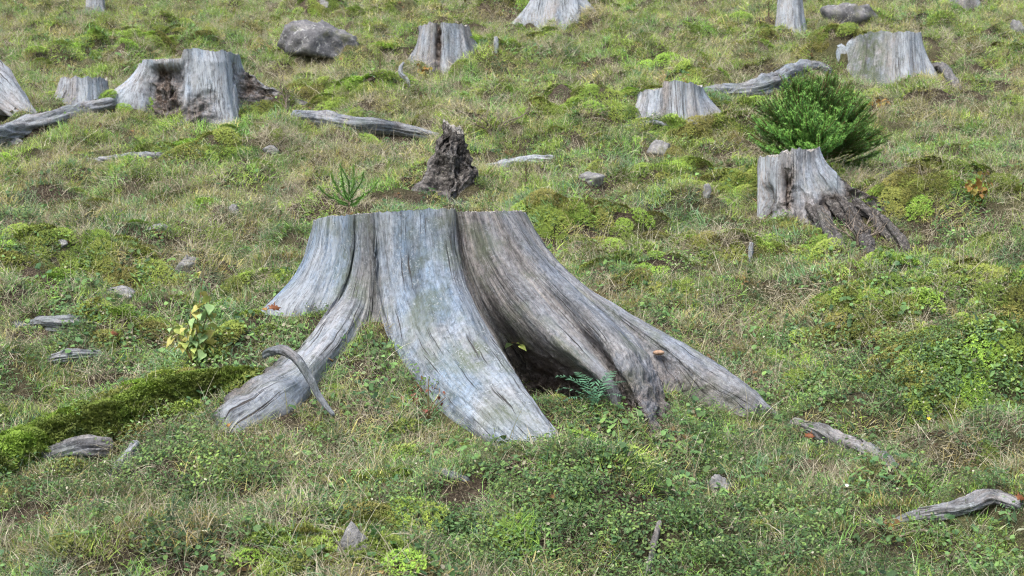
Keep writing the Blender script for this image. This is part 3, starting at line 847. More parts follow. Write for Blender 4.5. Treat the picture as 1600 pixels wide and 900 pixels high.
tube('fallen_branch', gpts([(1400, 812), (1450, 806), (1500, 798), (1550, 786), (1600, 785)], [-.01, .02, .035, .04, -.02]), [.02, .03, .036, .036, .024], 'pale weathered branch half sunk in the turf, bottom right', 'branch', seed=18, pale=.35, brown=.55, furrow=.2, flat=.8)
def _over_root():
    pts = [(412, 556, 5.50), (425, 548, 5.44), (445, 548, 5.38), (468, 566, 5.34), (484, 592, 5.33), (500, 622, 5.32), (522, 650, 5.30)]
    return [at(a, b, c * YS) for a, b, c in pts]
tube('bent_stick', _over_root(), [.014, .019, .021, .019, .016, .013, .008], 'smooth grey hooked stick lying across the bleached blunt root', 'stick', seed=19, pale=.2, brown=.15, nu=28, furrow=.08, rough=.12, mat=M_WOOD_LOG)
tube('log_end', gpts([(30, 732), (80, 722), (130, 708), (175, 698)], [-.02, .03, .04, .0]), [.04, .055, .055, .04], 'grey wood showing under the moss bank at lower left', 'log', seed=21, pale=.05, brown=.5, furrow=.15)
tube('broken_stick', gpts([(160, 765), (178, 742), (196, 724), (215, 706)], [-.01, .02, .05, .10]), [.016, .02, .02, .017], 'pale broken stick leaning out of the turf below the moss bank', 'stick', seed=22, pale=.6, nu=20, nv=40)
tube('bent_stick', [hit(640, 136) + np.array([0, 0, -.02])] + [at(x, y, hit(640, 136)[1]) for x, y in [(636, 126), (627, 116), (626, 106), (631, 97)]], [.022, .024, .024, .02, .012], 'bent white stick standing in front of the cracked stump', 'stick', mat=M_WOOD_PALE, seed=24, pale=1.0, nu=16, nv=40, rough=.05, furrow=.02)
def peg(px, py0, py1, r_px, label, seed, lean=0):
    a = hit(px, py0); S = F_PX / a[1]
    tube('broken_stub', [a - np.array([0, 0, .05]), at(px + lean * .5, (py0 + py1) / 2, a[1]), at(px + lean, py1, a[1])], [r_px / S, r_px / S, r_px / S * .7], label, 'stub', mat=M_WOOD_PALE, seed=seed, pale=.9, nu=16, nv=30, rough=.08)
peg(775, 80, 57, 4, 'little white stub right of the cracked stump', 26)
peg(1172, 403, 378, 4.5, 'short grey stub standing in moss left of the crumbling stump', 27, 2)
tube('fallen_stick', gpts([(1012, 905), (1018, 885), (1024, 862), (1031, 842)], [.05, .08, .11, .15]), [.011, .012, .011, .009], 'brown stick pointing up at the bottom edge of the picture', 'stick', seed=28, pale=.1, brown=.8, nu=16, nv=30)
tube('fallen_twig', gpts([(1400, 846), (1440, 842), (1490, 852), (1545, 866)], [.03, .06, .05, .03]), [.004, .005, .005, .004], 'thin brown twig lying in the grass at bottom right', 'twig', seed=29, pale=0, brown=1, nu=8, nv=30, mat=M_TWIG, blocks=False)
tube('fallen_stick', gpts([(975, 200), (1000, 202), (1025, 196), (1045, 197)], [.02, .06, .07, .0]), [.016, .02, .022, .014], 'short pale stick on the mossy hummock under the low pale stump', 'stick', seed=30, pale=.6, nu=14, nv=30)
tube('fallen_stick', gpts([(672, 736), (700, 744), (735, 752)], [.02, .03, .0]), [.012, .017, .010], 'dull grey stick end below the broad front root', 'stick', seed=31, pale=.3, nu=14, nv=30)
tube('weathered_plank', gpts([(20, 512), (60, 508), (100, 506), (135, 502)], [.0, .03, .035, .0]), [.055, .065, .065, .05], 'flat grey slab of wood in the grass at the left edge', 'slab', seed=34, pale=.25, flat=.5, furrow=.15)
tube('weathered_plank', gpts([(75, 562), (110, 558), (158, 552)], [.0, .02, .0]), [.035, .045, .035], 'flat pale slab of wood below the grey slab at left', 'slab', seed=35, pale=.4, brown=.4, flat=.55, furrow=.15)
tube('fallen_branch', gpts([(755, 264), (790, 262), (825, 255), (865, 246)], [.0, .04, .05, .0]), [.05, .075, .075, .045], 'flat white piece of wood beside the dark snag', 'branch', mat=M_WOOD_PALE, seed=36, pale=.8, flat=.6)
tube('exposed_root', gpts([(1330, 330), (1365, 350), (1395, 372), (1420, 392)], [.08, .1, .07, -.03]), [.05, .045, .04, .03], 'rotten dark root sagging right of the crumbling stump', 'root', mat=M_ROT, seed=37, pale=0, brown=.8, rot=.9, rough=.35)
tube('exposed_root', gpts([(1285, 325), (1318, 345), (1345, 372), (1362, 400)], [.2, .22, .12, -.03]), [.06, .055, .045, .03], 'dark lumpy root hanging below the crumbling stump, left of the sagging root', 'root', mat=M_ROT, seed=57, pale=0, brown=.7, rot=.95, rough=.4)
tube('exposed_root', gpts([(1262, 338), (1285, 356), (1302, 378), (1312, 402)], [.12, .15, .08, -.03]), [.05, .045, .038, .025], 'short dark root at the front foot of the crumbling stump', 'root', mat=M_ROT, seed=58, pale=0, brown=.7, rot=.8, rough=.4)
tube('exposed_root', gpts([(1452, 112), (1470, 112), (1488, 130), (1500, 142)], [.1, .14, .08, -.03]), [.05, .05, .045, .03], 'dark hooked root beside the broad half-white stump', 'root', mat=M_ROT, seed=39, pale=.2, brown=.6, rot=.5, nu=24)

# ------------------------------------------------------------------ stones
def rock(px, py, w_px, h_px, label, seed, mat=None, name='stone', depth=.8, sharp=1.0, cat='stone'):
    c = hit(px, py); S = F_PX / c[1]
    w, h = w_px / S / 2, h_px / S
    nu, nv = 64, 34
    th = np.linspace(0, 2 * np.pi, nu, endpoint=False)[:, None]; ph = np.linspace(.02, np.pi - .02, nv)[None, :]
    d = np.stack([np.cos(th) * np.sin(ph), np.sin(th) * np.sin(ph), np.cos(ph) + 0 * th], -1)
    r = np.ones((nu, nv))
    rg = np.random.default_rng(seed)
    for _ in range(13):             # planar facets
        n = rg.normal(size=3); n /= np.linalg.norm(n)
        dn = d @ n
        lim = rg.uniform(.5, .85)
        r = np.where(dn > 1e-3, np.minimum(r, np.where(dn > 1e-3, lim / np.maximum(dn, 1e-3), 9)), r)
    r = r * (1 + .10 * sharp * fbm(d[:, :, 0] * 2.2 + seed, d[:, :, 1] * 2.2 + d[:, :, 2] * 2.1, seed, 4))
    P = d * r[:, :, None] * np.array([w * 1.12, w * depth, h * 1.1])
    P[:, :, 2] = np.maximum(P[:, :, 2], -h)
    b = c + np.array([0, w * depth * .5, -.02])
    b[2] = g1(b[0], b[1]) - h * .05
    o = build(name, P.reshape(-1, 3), grid_faces(nu, nv, True)[:, ::-1], mat=mat or M_STONE, smooth_shade=True)
    o.location = tuple(map(float, b))
    tag(o, label, cat, 'stones in the grass')
    block(P.reshape(-1, 3) + b, grid_faces(nu, nv, True))
rock(502, 82, 118, 42, 'big grey boulder in the grass left of the cracked stump', 3, M_ROCK, 'boulder', sharp=1.6, cat='boulder')
rock(1328, 40, 82, 40, 'big grey boulder right of the narrow white stump', 8, M_ROCK, 'boulder', sharp=1.5, cat='boulder')
rock(180, 466, 62, 20, 'flat pale stone in front of the dark moss bank at left', 5)
rock(292, 424, 38, 20, 'pale grey stone above the yellow-green sapling', 6)
rock(242, 362, 36, 10, 'low pale stone in the dry grass left of the big stump', 7)
rock(364, 333, 16, 14, 'small pointed stone with a mossy back left of the seedling', 9)
rock(95, 390, 20, 9, 'tiny stone in the grass far left of the big stump', 10)
rock(1028, 240, 42, 22, 'whitish stone bedded under the mossy hummock', 11)
rock(925, 290, 44, 12, 'low dull stone right of the dark snag', 12)
rock(558, 868, 64, 52, 'grey stone half sunk at the bottom edge', 13)
rock(1128, 768, 36, 26, 'small white stone right of the foreground hummock', 14)
rock(506, 14, 24, 9, 'small white stone near the top edge above the boulder', 15)
rock(1590, 44, 26, 16, 'pale stone at the upper right edge', 16)
rock(425, 248, 30, 8, 'flat whitish stone below the long grey log', 17)
rock(1380, 356, 26, 9, 'small white stone by the dark sagging root', 18)
rock(1104, 310, 16, 16, 'small upright stone in front of the mossy hummock', 20)
rock(10, 230, 44, 14, 'pale stone at the left edge below the long grey root', 21)

# ------------------------------------------------------------------ plants: leaf and blade meshes
def blades(n, R, l0, l1, w, lean0, lean1, curl, seed, dryfrac=.15, zsq=1.0, flat=0.0, segs=3):
    """a tuft of n curved tapering blades"""
    rg = np.random.default_rng(seed)
    az = rg.uniform(0, 2 * np.pi, n); rad = R * np.sqrt(rg.uniform(0, 1, n)); pa = rg.uniform(0, 2 * np.pi, n)
    base = np.stack([np.cos(pa) * rad, np.sin(pa) * rad, np.full(n, -.012)], -1)
    L = rg.uniform(l0, l1, n); lean = rg.uniform(lean0, lean1, n); cu = rg.uniform(.3, 1, n) * curl
    W = w * rg.uniform(.6, 1.3, n)
    hd = np.stack([np.cos(az), np.sin(az), 0 * az], -1)
    sd = np.stack([-np.sin(az), np.cos(az), 0 * az], -1)
    tw = rg.uniform(-.9, .9, n)
    sd = sd * np.cos(tw)[:, None] + hd * np.sin(tw)[:, None]
    p = base.copy(); ang = lean.copy()
    V = []; 
    for k in range(segs):
        ww = W * (1 - (k / segs) ** 1.5)
        V += [p - sd * ww[:, None] / 2, p + sd * ww[:, None] / 2]
        step = L / segs
        p = p + (hd * np.sin(ang)[:, None] + np.array([0, 0, 1.0]) * np.cos(ang)[:, None] * zsq) * step[:, None]
        ang = ang + cu / segs * 1.6
    V.append(p)
    m = 2 * segs + 1
    VV = np.stack(V, 1).reshape(-1, 3)
    b = (np.arange(n) * m)[:, None]
    Fq = np.concatenate([b + np.array([[2 * k, 2 * k + 1, 2 * k + 3, 2 * k + 2]]) for k in range(segs - 1)])
    Ft = b + np.array([[2 * segs - 2, 2 * segs - 1, 2 * segs]])
    sh = np.repeat(rg.uniform(0, 1, n), m)
    dr = np.repeat((rg.uniform(0, 1, n) < dryfrac) * rg.uniform(.6, 1, n), m)
    return VV, Fq, Ft, sh, dr

def leaflets(n, R, h0, h1, ll, lw, seed, tilt=.9, dryfrac=.06, stems=True):
    """small broad leaves at different heights on thin stalks"""
    rg = np.random.default_rng(seed)
    V, Fq, Ft, sh, dr = [], [], [], [], []
    for i in range(n):
        a = rg.uniform(0, 2 * np.pi); r = R * math.sqrt(rg.uniform()); h = rg.uniform(h0, h1)
        c = np.array([math.cos(a) * r, math.sin(a) * r, h])
        az = rg.uniform(0, 2 * np.pi); ti = rg.uniform(-.2, tilt)
        ln = ll * rg.uniform(.6, 1.2); wd = lw * rg.uniform(.7, 1.2)
        f = np.array([math.cos(az) * math.cos(ti), math.sin(az) * math.cos(ti), -math.sin(ti) * .7]); s = np.array([-math.sin(az), math.cos(az), rg.uniform(-.3, .3)])
        up = np.cross(f, s)
        b = len(V)
        for (u, v, z) in [(0, 0, 0), (.35, .5, .10), (.35, -.5, .10), (.38, 0, 0), (.78, .38, .06), (.78, -.38, .06), (1, 0, -.08)]:
            V.append(c + f * ln * u + s * wd * v + up * wd * z)
        Fq += [(b + 3, b + 6, b + 4, b + 1), (b + 3, b + 2, b + 5, b + 6)]
        Ft += [(b, b + 3, b + 1), (b, b + 2, b + 3)]
        v1 = rg.uniform(); d1 = rg.uniform(.4, .9) if rg.uniform() < dryfrac else 0
        sh += [v1] * 7; dr += [d1] * 7
        if stems:
            b = len(V)
            V += [c + s * .0008, c - s * .0008, np.array([c[0] * .4, c[1] * .4, -.01])]
            Ft.append((b, b + 1, b + 2)); sh += [.3] * 3; dr += [.5] * 3
    return np.array(V), np.array(Fq), np.array(Ft), np.array(sh), np.array(dr)

def moss_patch(n, R, seed, hmax=.014):
    """a cushion of short star-tipped shoots over a low dome"""
    rg = np.random.default_rng(seed)
    V, Ft, sh = [], [], []
    for i in range(n):
        a = rg.uniform(0, 2 * np.pi); q = math.sqrt(rg.uniform()); r = R * q
        z0 = R * .35 * (1 - q * q) + rg.uniform(-.004, .004)
        c = np.array([math.cos(a) * r, math.sin(a) * r, z0])
        v1 = rg.uniform()
        for k in range(4):
            az = rg.uniform(0, 2 * np.pi); up = rg.uniform(.25, 1.0); ln = hmax * rg.uniform(.6, 1.2)
            d = np.array([math.cos(az) * .9, math.sin(az) * .9, up]); d /= np.linalg.norm(d)
            s = np.array([-math.sin(az), math.cos(az), 0]) * ln * .2
            b = len(V)
            V += [c + s, c - s, c + d * ln]
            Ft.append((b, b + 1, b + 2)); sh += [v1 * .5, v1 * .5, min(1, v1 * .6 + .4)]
    return np.array(V), None, np.array(Ft), np.array(sh), np.zeros(len(V))

def source(coll, name, data, mat):
    V, Fq, Ft, sh, dr = data
    o = build(name, V, Fq, Ft, mat=mat, attrs={'shade': sh, 'dry': dr}, do_link=False)
    coll.objects.link(o)
    return o

def coll_of(name, items, mat):
    c = bpy.data.collections.new(name)
    for i, d in enumerate(items):
        source(c, '%s_%02d' % (name, i), d, mat)
    return c

K_GRASS = coll_of('grass_tuft', [blades(38, .05, .02, .055, .0042, .1, .95, .9, 100 + i, .2) for i in range(4)]
                  + [blades(170, .11, .02, .09, .0044, .1, 1.15, 1.0, 110 + i, .22) for i in range(6)], M_FOL)
K_LONG = coll_of('long_tuft', [blades(40, .05, .07, .14, .0026, .15, .9, 1.4, 120 + i, .35, segs=4) for i in range(4)], M_FOL)
K_DRY = coll_of('straw_tuft', [blades(30, .05, .04, .09, .0028, .6, 1.35, .9, 140 + i, 1.0, segs=3) for i in range(4)]
                + [blades(75, .11, .05, .15, .0032, .45, 1.3, .9, 150 + i, 1.0, segs=3) for i in range(5)], M_FOL)
K_STEM = coll_of('dry_stalk', [blades(5, .05, .09, .24, .0030, .02, .55, .6, 160 + i, 1.0, segs=4) for i in range(5)], M_FOL)
K_WEED = coll_of('leafy_weed', [leaflets(15, .06, .008, .045, .019, .014, 180 + i) for i in range(3)] + [leaflets(11, .055, .01, .04, .034, .010, 190 + i) for i in range(2)]
                 + [leaflets(8, .06, .012, .05, .030, .023, 195 + i) for i in range(2)], M_FOL)
K_HEATH = coll_of('heath', [leaflets(64, .075, .005, .07, .017, .009, 200 + i, stems=True) for i in range(4)], M_FOL)
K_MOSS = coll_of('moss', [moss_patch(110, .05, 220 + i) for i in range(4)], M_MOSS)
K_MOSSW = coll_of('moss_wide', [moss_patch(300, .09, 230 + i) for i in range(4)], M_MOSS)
K_DEAD = coll_of('dead_leaf', [leaflets(3, .05, .012, .03, .04, .026, 240 + i, stems=False, dryfrac=0) for i in range(4)], M_FOL)

def node_scatter(name, pts, rot, scl, tint, idx, coll, label=None, cat=None, parent=None):
    me = bpy.data.meshes.new(name)
    n = len(pts)
    me.vertices.add(n)
    me.vertices.foreach_set('co', np.asarray(pts, np.float32).ravel())
    for nm, ty, key, arr in (('rot', 'FLOAT_VECTOR', 'vector', rot), ('scl', 'FLOAT', 'value', scl), ('tint', 'FLOAT_VECTOR', 'vector', tint)):
        a = me.attributes.new(nm, ty, 'POINT'); a.data.foreach_set(key, np.asarray(arr, np.float32).ravel())
    a = me.attributes.new('idx', 'INT', 'POINT'); a.data.foreach_set('value', np.asarray(idx, np.int32))
    o = bpy.data.objects.new(name, me); link(o, parent)
    ng = bpy.data.node_groups.new(name + '_nodes', 'GeometryNodeTree')
    ng.interface.new_socket('Geometry', in_out='INPUT', socket_type='NodeSocketGeometry')
    ng.interface.new_socket('Geometry', in_out='OUTPUT', socket_type='NodeSocketGeometry')
    gi = ng.nodes.new('NodeGroupInput'); go = ng.nodes.new('NodeGroupOutput')
    ip = ng.nodes.new('GeometryNodeInstanceOnPoints')
    ci = ng.nodes.new('GeometryNodeCollectionInfo')
    ci.inputs['Collection'].default_value = coll
    ci.inputs['Separate Children'].default_value = True; ci.inputs['Reset Children'].default_value = True
    def na(nm, ty):
        x = ng.nodes.new('GeometryNodeInputNamedAttribute'); x.data_type = ty; x.inputs['Name'].default_value = nm; return x.outputs['Attribute']
    er = ng.nodes.new('FunctionNodeEulerToRotation')
    ng.links.new(na('rot', 'FLOAT_VECTOR'), er.inputs[0])
    ng.links.new(gi.outputs[0], ip.inputs['Points'])
    ng.links.new(ci.outputs[0], ip.inputs['Instance'])
    ip.inputs['Pick Instance'].default_value = True
    ng.links.new(na('idx', 'INT'), ip.inputs['Instance Index'])
    ng.links.new(er.outputs[0], ip.inputs['Rotation'])
    ng.links.new(na('scl', 'FLOAT'), ip.inputs['Scale'])
    ng.links.new(ip.outputs[0], go.inputs[0])
    md = o.modifiers.new('scatter', 'NODES'); md.node_group = ng
    if label: tag(o, label, cat, kind='stuff')
    else: o['kind'] = 'stuff'
    return o

# ------------------------------------------------------------------ mossy fallen log, lower left
def mossy_log():
    base = [(-60, 752, .0), (60, 708, .02), (150, 672, .02), (230, 644, .02), (310, 616, .02), (370, 598, .0), (410, 590, -.03)]
    pts = [hit(a, b) + np.array([0, .05, l - .03]) for a, b, l in base]
    rad = [.065, .082, .066, .074, .06, .062, .04]
    t = empty('mossy_log', pts[3], 'fallen log buried under yellow-green moss, running down left from the blunt root', 'log')
    b = np.array(t.location)
    o = tube('log', [p - b for p in pts], rad, None, None, seed=44, rot=.6, brown=1, pale=0, rough=.2, parent=t, blocks=False)
    A = np.array([list(p) + [r] for p, r in zip(pts, rad)])
    Q = crom(A, 200)
    n = 4200
    rg = np.random.default_rng(5)
    i = rg.integers(0, 200, n); ph = rg.uniform(-.5, math.pi + .25, n)
    r = Q[i, 3] * (1 + .6 * fbm(Q[i, 0] * 4, ph * 1.2, 8, 3))
    ctr = Q[i, :3] + rg.uniform(-.02, .02, (n, 3))
    side = np.array([.42, -.9, 0.0])
    P = ctr + np.cos(ph)[:, None] * r[:, None] * side * -1 * -1 + np.sin(ph)[:, None] * r[:, None] * np.array([0, 0, 1.0])
    rot = np.stack([np.cos(ph) * .9, np.zeros(n), rg.uniform(0, 6.28, n)], -1)
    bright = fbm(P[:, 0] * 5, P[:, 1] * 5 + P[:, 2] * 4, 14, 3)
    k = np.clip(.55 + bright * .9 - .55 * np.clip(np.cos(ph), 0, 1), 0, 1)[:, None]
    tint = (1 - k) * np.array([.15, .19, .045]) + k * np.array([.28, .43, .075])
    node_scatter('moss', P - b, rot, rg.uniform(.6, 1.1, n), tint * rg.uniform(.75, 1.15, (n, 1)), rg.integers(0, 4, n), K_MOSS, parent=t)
mossy_log()

# ------------------------------------------------------------------ turf cover
def blocked(P):
    bad = np.zeros(len(P), bool)
    up = Vector((0, 0, 1))
    for bvh, x0, x1, y0, y1 in WOOD_BVH:
        ii = np.nonzero((P[:, 0] > x0) & (P[:, 0] < x1) & (P[:, 1] > y0) & (P[:, 1] < y1) & ~bad)[0]
        for i in ii:
            h = bvh.ray_cast(Vector((P[i, 0], P[i, 1], P[i, 2] - .03)), up, .5)
            if h[0] is not None: bad[i] = True
    return bad

def candidates(dens, seed, y0=3.7, y1=31.0):
    """random places on the hillside; dens(y) per square metre"""
    rg = np.random.default_rng(seed)
    out = []
    edges = np.concatenate([np.arange(y0, 12, .5), np.arange(12, y1, 1.0)])
    for a, b in zip(edges[:-1], edges[1:]):
        hw = .40 * b + .9
        n = int(2 * hw * (b - a) * dens((a + b) / 2))
        out.append(np.stack([rg.uniform(-hw, hw, n), rg.uniform(a, b, n)], -1))
    return np.concatenate(out)

def dens_curve(near, mid, far):
    return lambda y: float(np.interp(y, [4, 8, 13, 22, 31], [near, near * .75, mid, far, far * .8]))

def moss_field(x, y):
    m = .5 * fbm(x * .8, y * 1.3, 77, 3) - .10 + 1.8 * lump(x, y) + .6 * np.exp(-(ridge(x, y) / .2) ** 2)
    for hx, hy, a, b, hh, w in _H:
        m = m + w * .95 * np.exp(-((x - hx) / (a * 1.05)) ** 2 - ((y - hy - .03) / (b * 1.15)) ** 2)
    return m
def dry_field(x, y):
    return .5 + .85 * fbm(x * .55 + 5, y * .9, 88, 4) + .22 * np.exp(-((y - 8.6) / 1.5) ** 2) * smooth(1.5, -.5, x)
def lush_field(x, y):
    return .5 + .8 * fbm(x * .7 - 3, y * 1.1, 99, 3)

def size_far(y):
    return np.interp(y, [4, 8, 14, 24], [1.0, 1.05, 1.35, 1.8])

def align(P, az):
    """Euler angles that stand a plant on the slope and turn it by az"""
    e = .06
    nx = -(g(P[:, 0] + e, P[:, 1]) - g(P[:, 0] - e, P[:, 1])) / (2 * e)
    ny = -(g(P[:, 0], P[:, 1] + e) - g(P[:, 0], P[:, 1] - e)) / (2 * e)
    n = np.stack([nx, ny, np.ones(len(P))], -1); n /= np.linalg.norm(n, axis=1, keepdims=True)
    x = np.stack([np.cos(az), np.sin(az), np.zeros(len(P))], -1)
    x = x - n * np.sum(x * n, 1, keepdims=True); x /= np.linalg.norm(x, axis=1, keepdims=True)
    y = np.cross(n, x)
    return np.stack([np.arctan2(y[:, 2], n[:, 2]), -np.arcsin(np.clip(x[:, 2], -1, 1)), np.arctan2(x[:, 1], x[:, 0])], -1)

def ring_blocked(P, r, k=6):
    bad = blocked(P)
    for i in range(k):
        a = 2 * math.pi * i / k
        Q = P.copy(); Q[:, 0] += math.cos(a) * r; Q[:, 1] += math.sin(a) * r
        bad |= blocked(Q)
    return bad

def place(name, coll, nvar, dens, accept, tint_fn, smin, smax, seed, label, cat, tilt=.1, wide=None):
    """wide = (first wide variant, number of wide variants, radius): wide patches in the open, small tufts close to wood and stones"""
    def pts(dn, sd):
        xy = candidates(dn, sd)
        rg = np.random.default_rng(sd + 1)
        xy = xy[rg.uniform(0, 1, len(xy)) < accept(xy[:, 0], xy[:, 1])]
        h = np.zeros(len(xy))
        for hx, hy, a, b, hh in _HO:
            h = np.maximum(h, np.exp(-(((xy[:, 0] - hx) / a) ** 2 + ((xy[:, 1] - hy) / b) ** 2)))
        xy = xy[rg.uniform(0, 1, len(xy)) > smooth(.35, .7, h) * .92]
        return np.stack([xy[:, 0], xy[:, 1], g(xy[:, 0], xy[:, 1])], -1)
    rg = np.random.default_rng(seed + 5)
    if wide is None:
        P = pts(dens, seed)
        P = P[~blocked(P)]
        idx = rg.integers(0, nvar, len(P))
    else:
        W = pts(dens, seed)
        W = W[~ring_blocked(W, wide[2])]
        T = pts(lambda y: dens(y) * 4.4, seed + 300)
        near = np.zeros(len(T), bool)
        for bvh, x0, x1, y0, y1 in WOOD_BVH:
            near |= (T[:, 0] > x0 - .2) & (T[:, 0] < x1 + .2) & (T[:, 1] > y0 - .2) & (T[:, 1] < y1 + .2)
        T = T[near]
        T = T[ring_blocked(T, wide[2] * 1.25) & ~blocked(T)]
        P = np.concatenate([W, T])
        idx = np.concatenate([wide[0] + rg.integers(0, wide[1], len(W)), rg.integers(0, wide[0], len(T))])
    n = len(P)
    rot = align(P, rg.uniform(0, 6.283, n)) + rg.normal(0, tilt, (n, 3))
    scl = rg.uniform(smin, smax, n) * size_far(P[:, 1])
    tint = tint_fn(P[:, 0], P[:, 1], rg) * rg.uniform(.55, 1.45, (n, 1))
    node_scatter(name, P, rot, scl, tint, idx, coll, label, cat)
    print('scatter', name, n)

def mixc(a, b, k):
    return np.array(a)[None] * (1 - k[:, None]) + np.array(b)[None] * k[:, None]

PAL = np.array([(.205, .385, .145), (.35, .48, .115), (.49, .435, .225), (.185, .34, .21), (.32, .24, .12), (.25, .46, .105)])
def grass_tint(x, y, rg):
    """a mosaic of clumps: fresh green, yellow-green, straw, bluish, brown"""
    l = lush_field(x, y) + .5 * fbm(x * 3.1, y * 3.7, 311, 2); d = dry_field(x, y) + .4 * fbm(x * 2.7, y * 3.3, 313, 2)
    far = smooth(7.5, 14, y)
    w = np.stack([.9 * np.clip(l, 0.05, 1.2), .55 + .7 * far, .25 + .9 * np.clip(d - .35, 0, 1) + .25 * far, .5 * (1 - .7 * far), .08 + .2 * np.clip(d - .3, 0, 1), .75 * np.clip(l - .1, 0, 1)], -1)
    w = w / w.sum(1, keepdims=True)
    c = np.cumsum(w, 1); u = rg.uniform(0, 1, (len(x), 1))
    pick = np.minimum((u > c).sum(1), len(PAL) - 1)
    mean = w @ PAL
    return .85 * PAL[pick] + .15 * mean

place('grass', K_GRASS, 5, dens_curve(135, 72, 40), lambda x, y: np.clip(.92 - .7 * smooth(.2, .6, moss_field(x, y)) - .55 * smooth(.12, .45, fbm(x * 2.3, y * 2.9, 317, 3)), .25, 1), grass_tint, .6, 1.25, 1001,
      'short green grass covering the hillside', 'grass', wide=(4, 6, .115))
place('long_grass', K_LONG, 4, dens_curve(110, 60, 40), lambda x, y: np.clip(dry_field(x, y) * .9 - .6 * smooth(.3, .7, moss_field(x, y)), .02, 1), grass_tint, .7, 1.15, 1011,
      'longer drooping grass tufts', 'grass')
place('dry_grass', K_DRY, 4, dens_curve(100, 50, 26), lambda x, y: np.clip(smooth(.25, .85, dry_field(x, y)) * .9 + .08 + .75 * smooth(.10, .4, fbm(x * 2.3, y * 2.9, 317, 3)) - .5 * smooth(.3, .7, moss_field(x, y)), .02, 1),
      lambda x, y, rg: mixc((.26, .22, .15), (.30, .27, .2), rg.uniform(0, 1, len(x))), .6, 1.15, 1021, 'matted straw-coloured dead grass', 'dry grass', wide=(4, 5, .11))
place('dry_stalks', K_STEM, 5, dens_curve(85, 75, 30), lambda x, y: np.clip(dry_field(x, y) * 1.1 - .2, .05, 1),
      lambda x, y, rg: mixc((.28, .24, .17), (.33, .3, .22), rg.uniform(0, 1, len(x))), .6, 1.2, 1031, 'thin dry stalks standing above the turf', 'dry stalks', tilt=.15)
def edge_grass():
    T = candidates(lambda y: 420 if y < 8 else 160, 1015, 4.4, 16)
    near = np.zeros(len(T), bool)
    for bvh, x0, x1, y0, y1 in WOOD_BVH:
        near |= (T[:, 0] > x0 - .1) & (T[:, 0] < x1 + .1) & (T[:, 1] > y0 - .12) & (T[:, 1] < y1)
    T = T[near]
    P = np.stack([T[:, 0], T[:, 1], g(T[:, 0], T[:, 1])], -1)
    P = P[ring_blocked(P, .07) & ~blocked(P)]
    rg = np.random.default_rng(44)
    P = P[(rg.uniform(0, 1, len(P)) < .55) & (perlin(P[:, 0] * 4, P[:, 1] * 4, 401) > -.25)]
    n = len(P)
    node_scatter('edge_grass', P, align(P, rg.uniform(0, 6.28, n)), rg.uniform(.4, .95, n) * size_far(P[:, 1]), grass_tint(P[:, 0], P[:, 1], rg) * rg.uniform(.7, 1.2, (n, 1)), rg.integers(0, 4, n), K_LONG,
                 'grass tufts leaning against stumps, logs and stones', 'grass')
edge_grass()
def weed_field(x, y):
    return np.clip((.42 + .7 * fbm(x * .9 + 20, y * 1.2, 123, 3) + .18 * smooth(-1.5, 2.5, x)) * (1 - .72 * smooth(6.5, 9.5, y)), 0, 1)
place('leafy_weeds', K_WEED, 7, dens_curve(330, 130, 40), weed_field,
      lambda x, y, rg: mixc((.10, .20, .09), (.20, .34, .12), rg.uniform(0, 1, len(x))), .5, 1.35, 1041, 'low broad-leaved green weeds in the turf', 'weeds')
_HEATH = [(340, 730, .34, .2), (930, 770, .75, .35), (880, 830, .5, .25), (150, 800, .6, .3), (60, 760, .4, .25), (1090, 860, .5, .3), (1560, 600, .4, .25), (700, 850, .4, .25), (980, 215, .6, .3), (1400, 560, .5, .3)]
_HH = [tuple(hit(a, b)[:2]) + (c, d) for a, b, c, d in _HEATH]
def heath_field(x, y):
    m = (.05 + .6 * np.clip(fbm(x * 1.1 + 40, y * 1.6, 133, 3), 0, 1)) * (1 - .75 * smooth(7, 11, y))
    for hx, hy, a, b in _HH:
        m = m + .8 * np.exp(-((x - hx) / a) ** 2 - ((y - hy) / b) ** 2)
    return np.clip(m, 0, 1)
place('heath_plants', K_HEATH, 4, dens_curve(260, 110, 40), heath_field,
      lambda x, y, rg: mixc((.08, .16, .065), (.20, .30, .10), rg.uniform(0, 1, len(x)) ** 1.5), .6, 1.1, 1051, 'small dark-leaved heath plants in the turf', 'heath')
def moss_tint(x, y, rg):
    k = np.clip(.5 + .8 * fbm(x * 2.2, y * 3, 143, 3) + rg.normal(0, .2, len(x)), 0, 1)
    return mixc((.24, .23, .075), (.30, .47, .09), k)
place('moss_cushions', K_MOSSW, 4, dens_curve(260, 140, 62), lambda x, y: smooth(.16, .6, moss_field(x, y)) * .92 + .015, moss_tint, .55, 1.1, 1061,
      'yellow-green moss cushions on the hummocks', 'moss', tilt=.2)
place('leaf_litter', K_DEAD, 4, dens_curve(26, 12, 5), lambda x, y: .3 + .7 * (perlin(x * 1.5, y * 2, 9) > 0),
      lambda x, y, rg: mixc((.10, .06, .035), (.26, .15, .07), rg.uniform(0, 1, len(x)) ** 1.5), .5, 1.0, 1071, 'scattered small dead leaves', 'leaf litter')

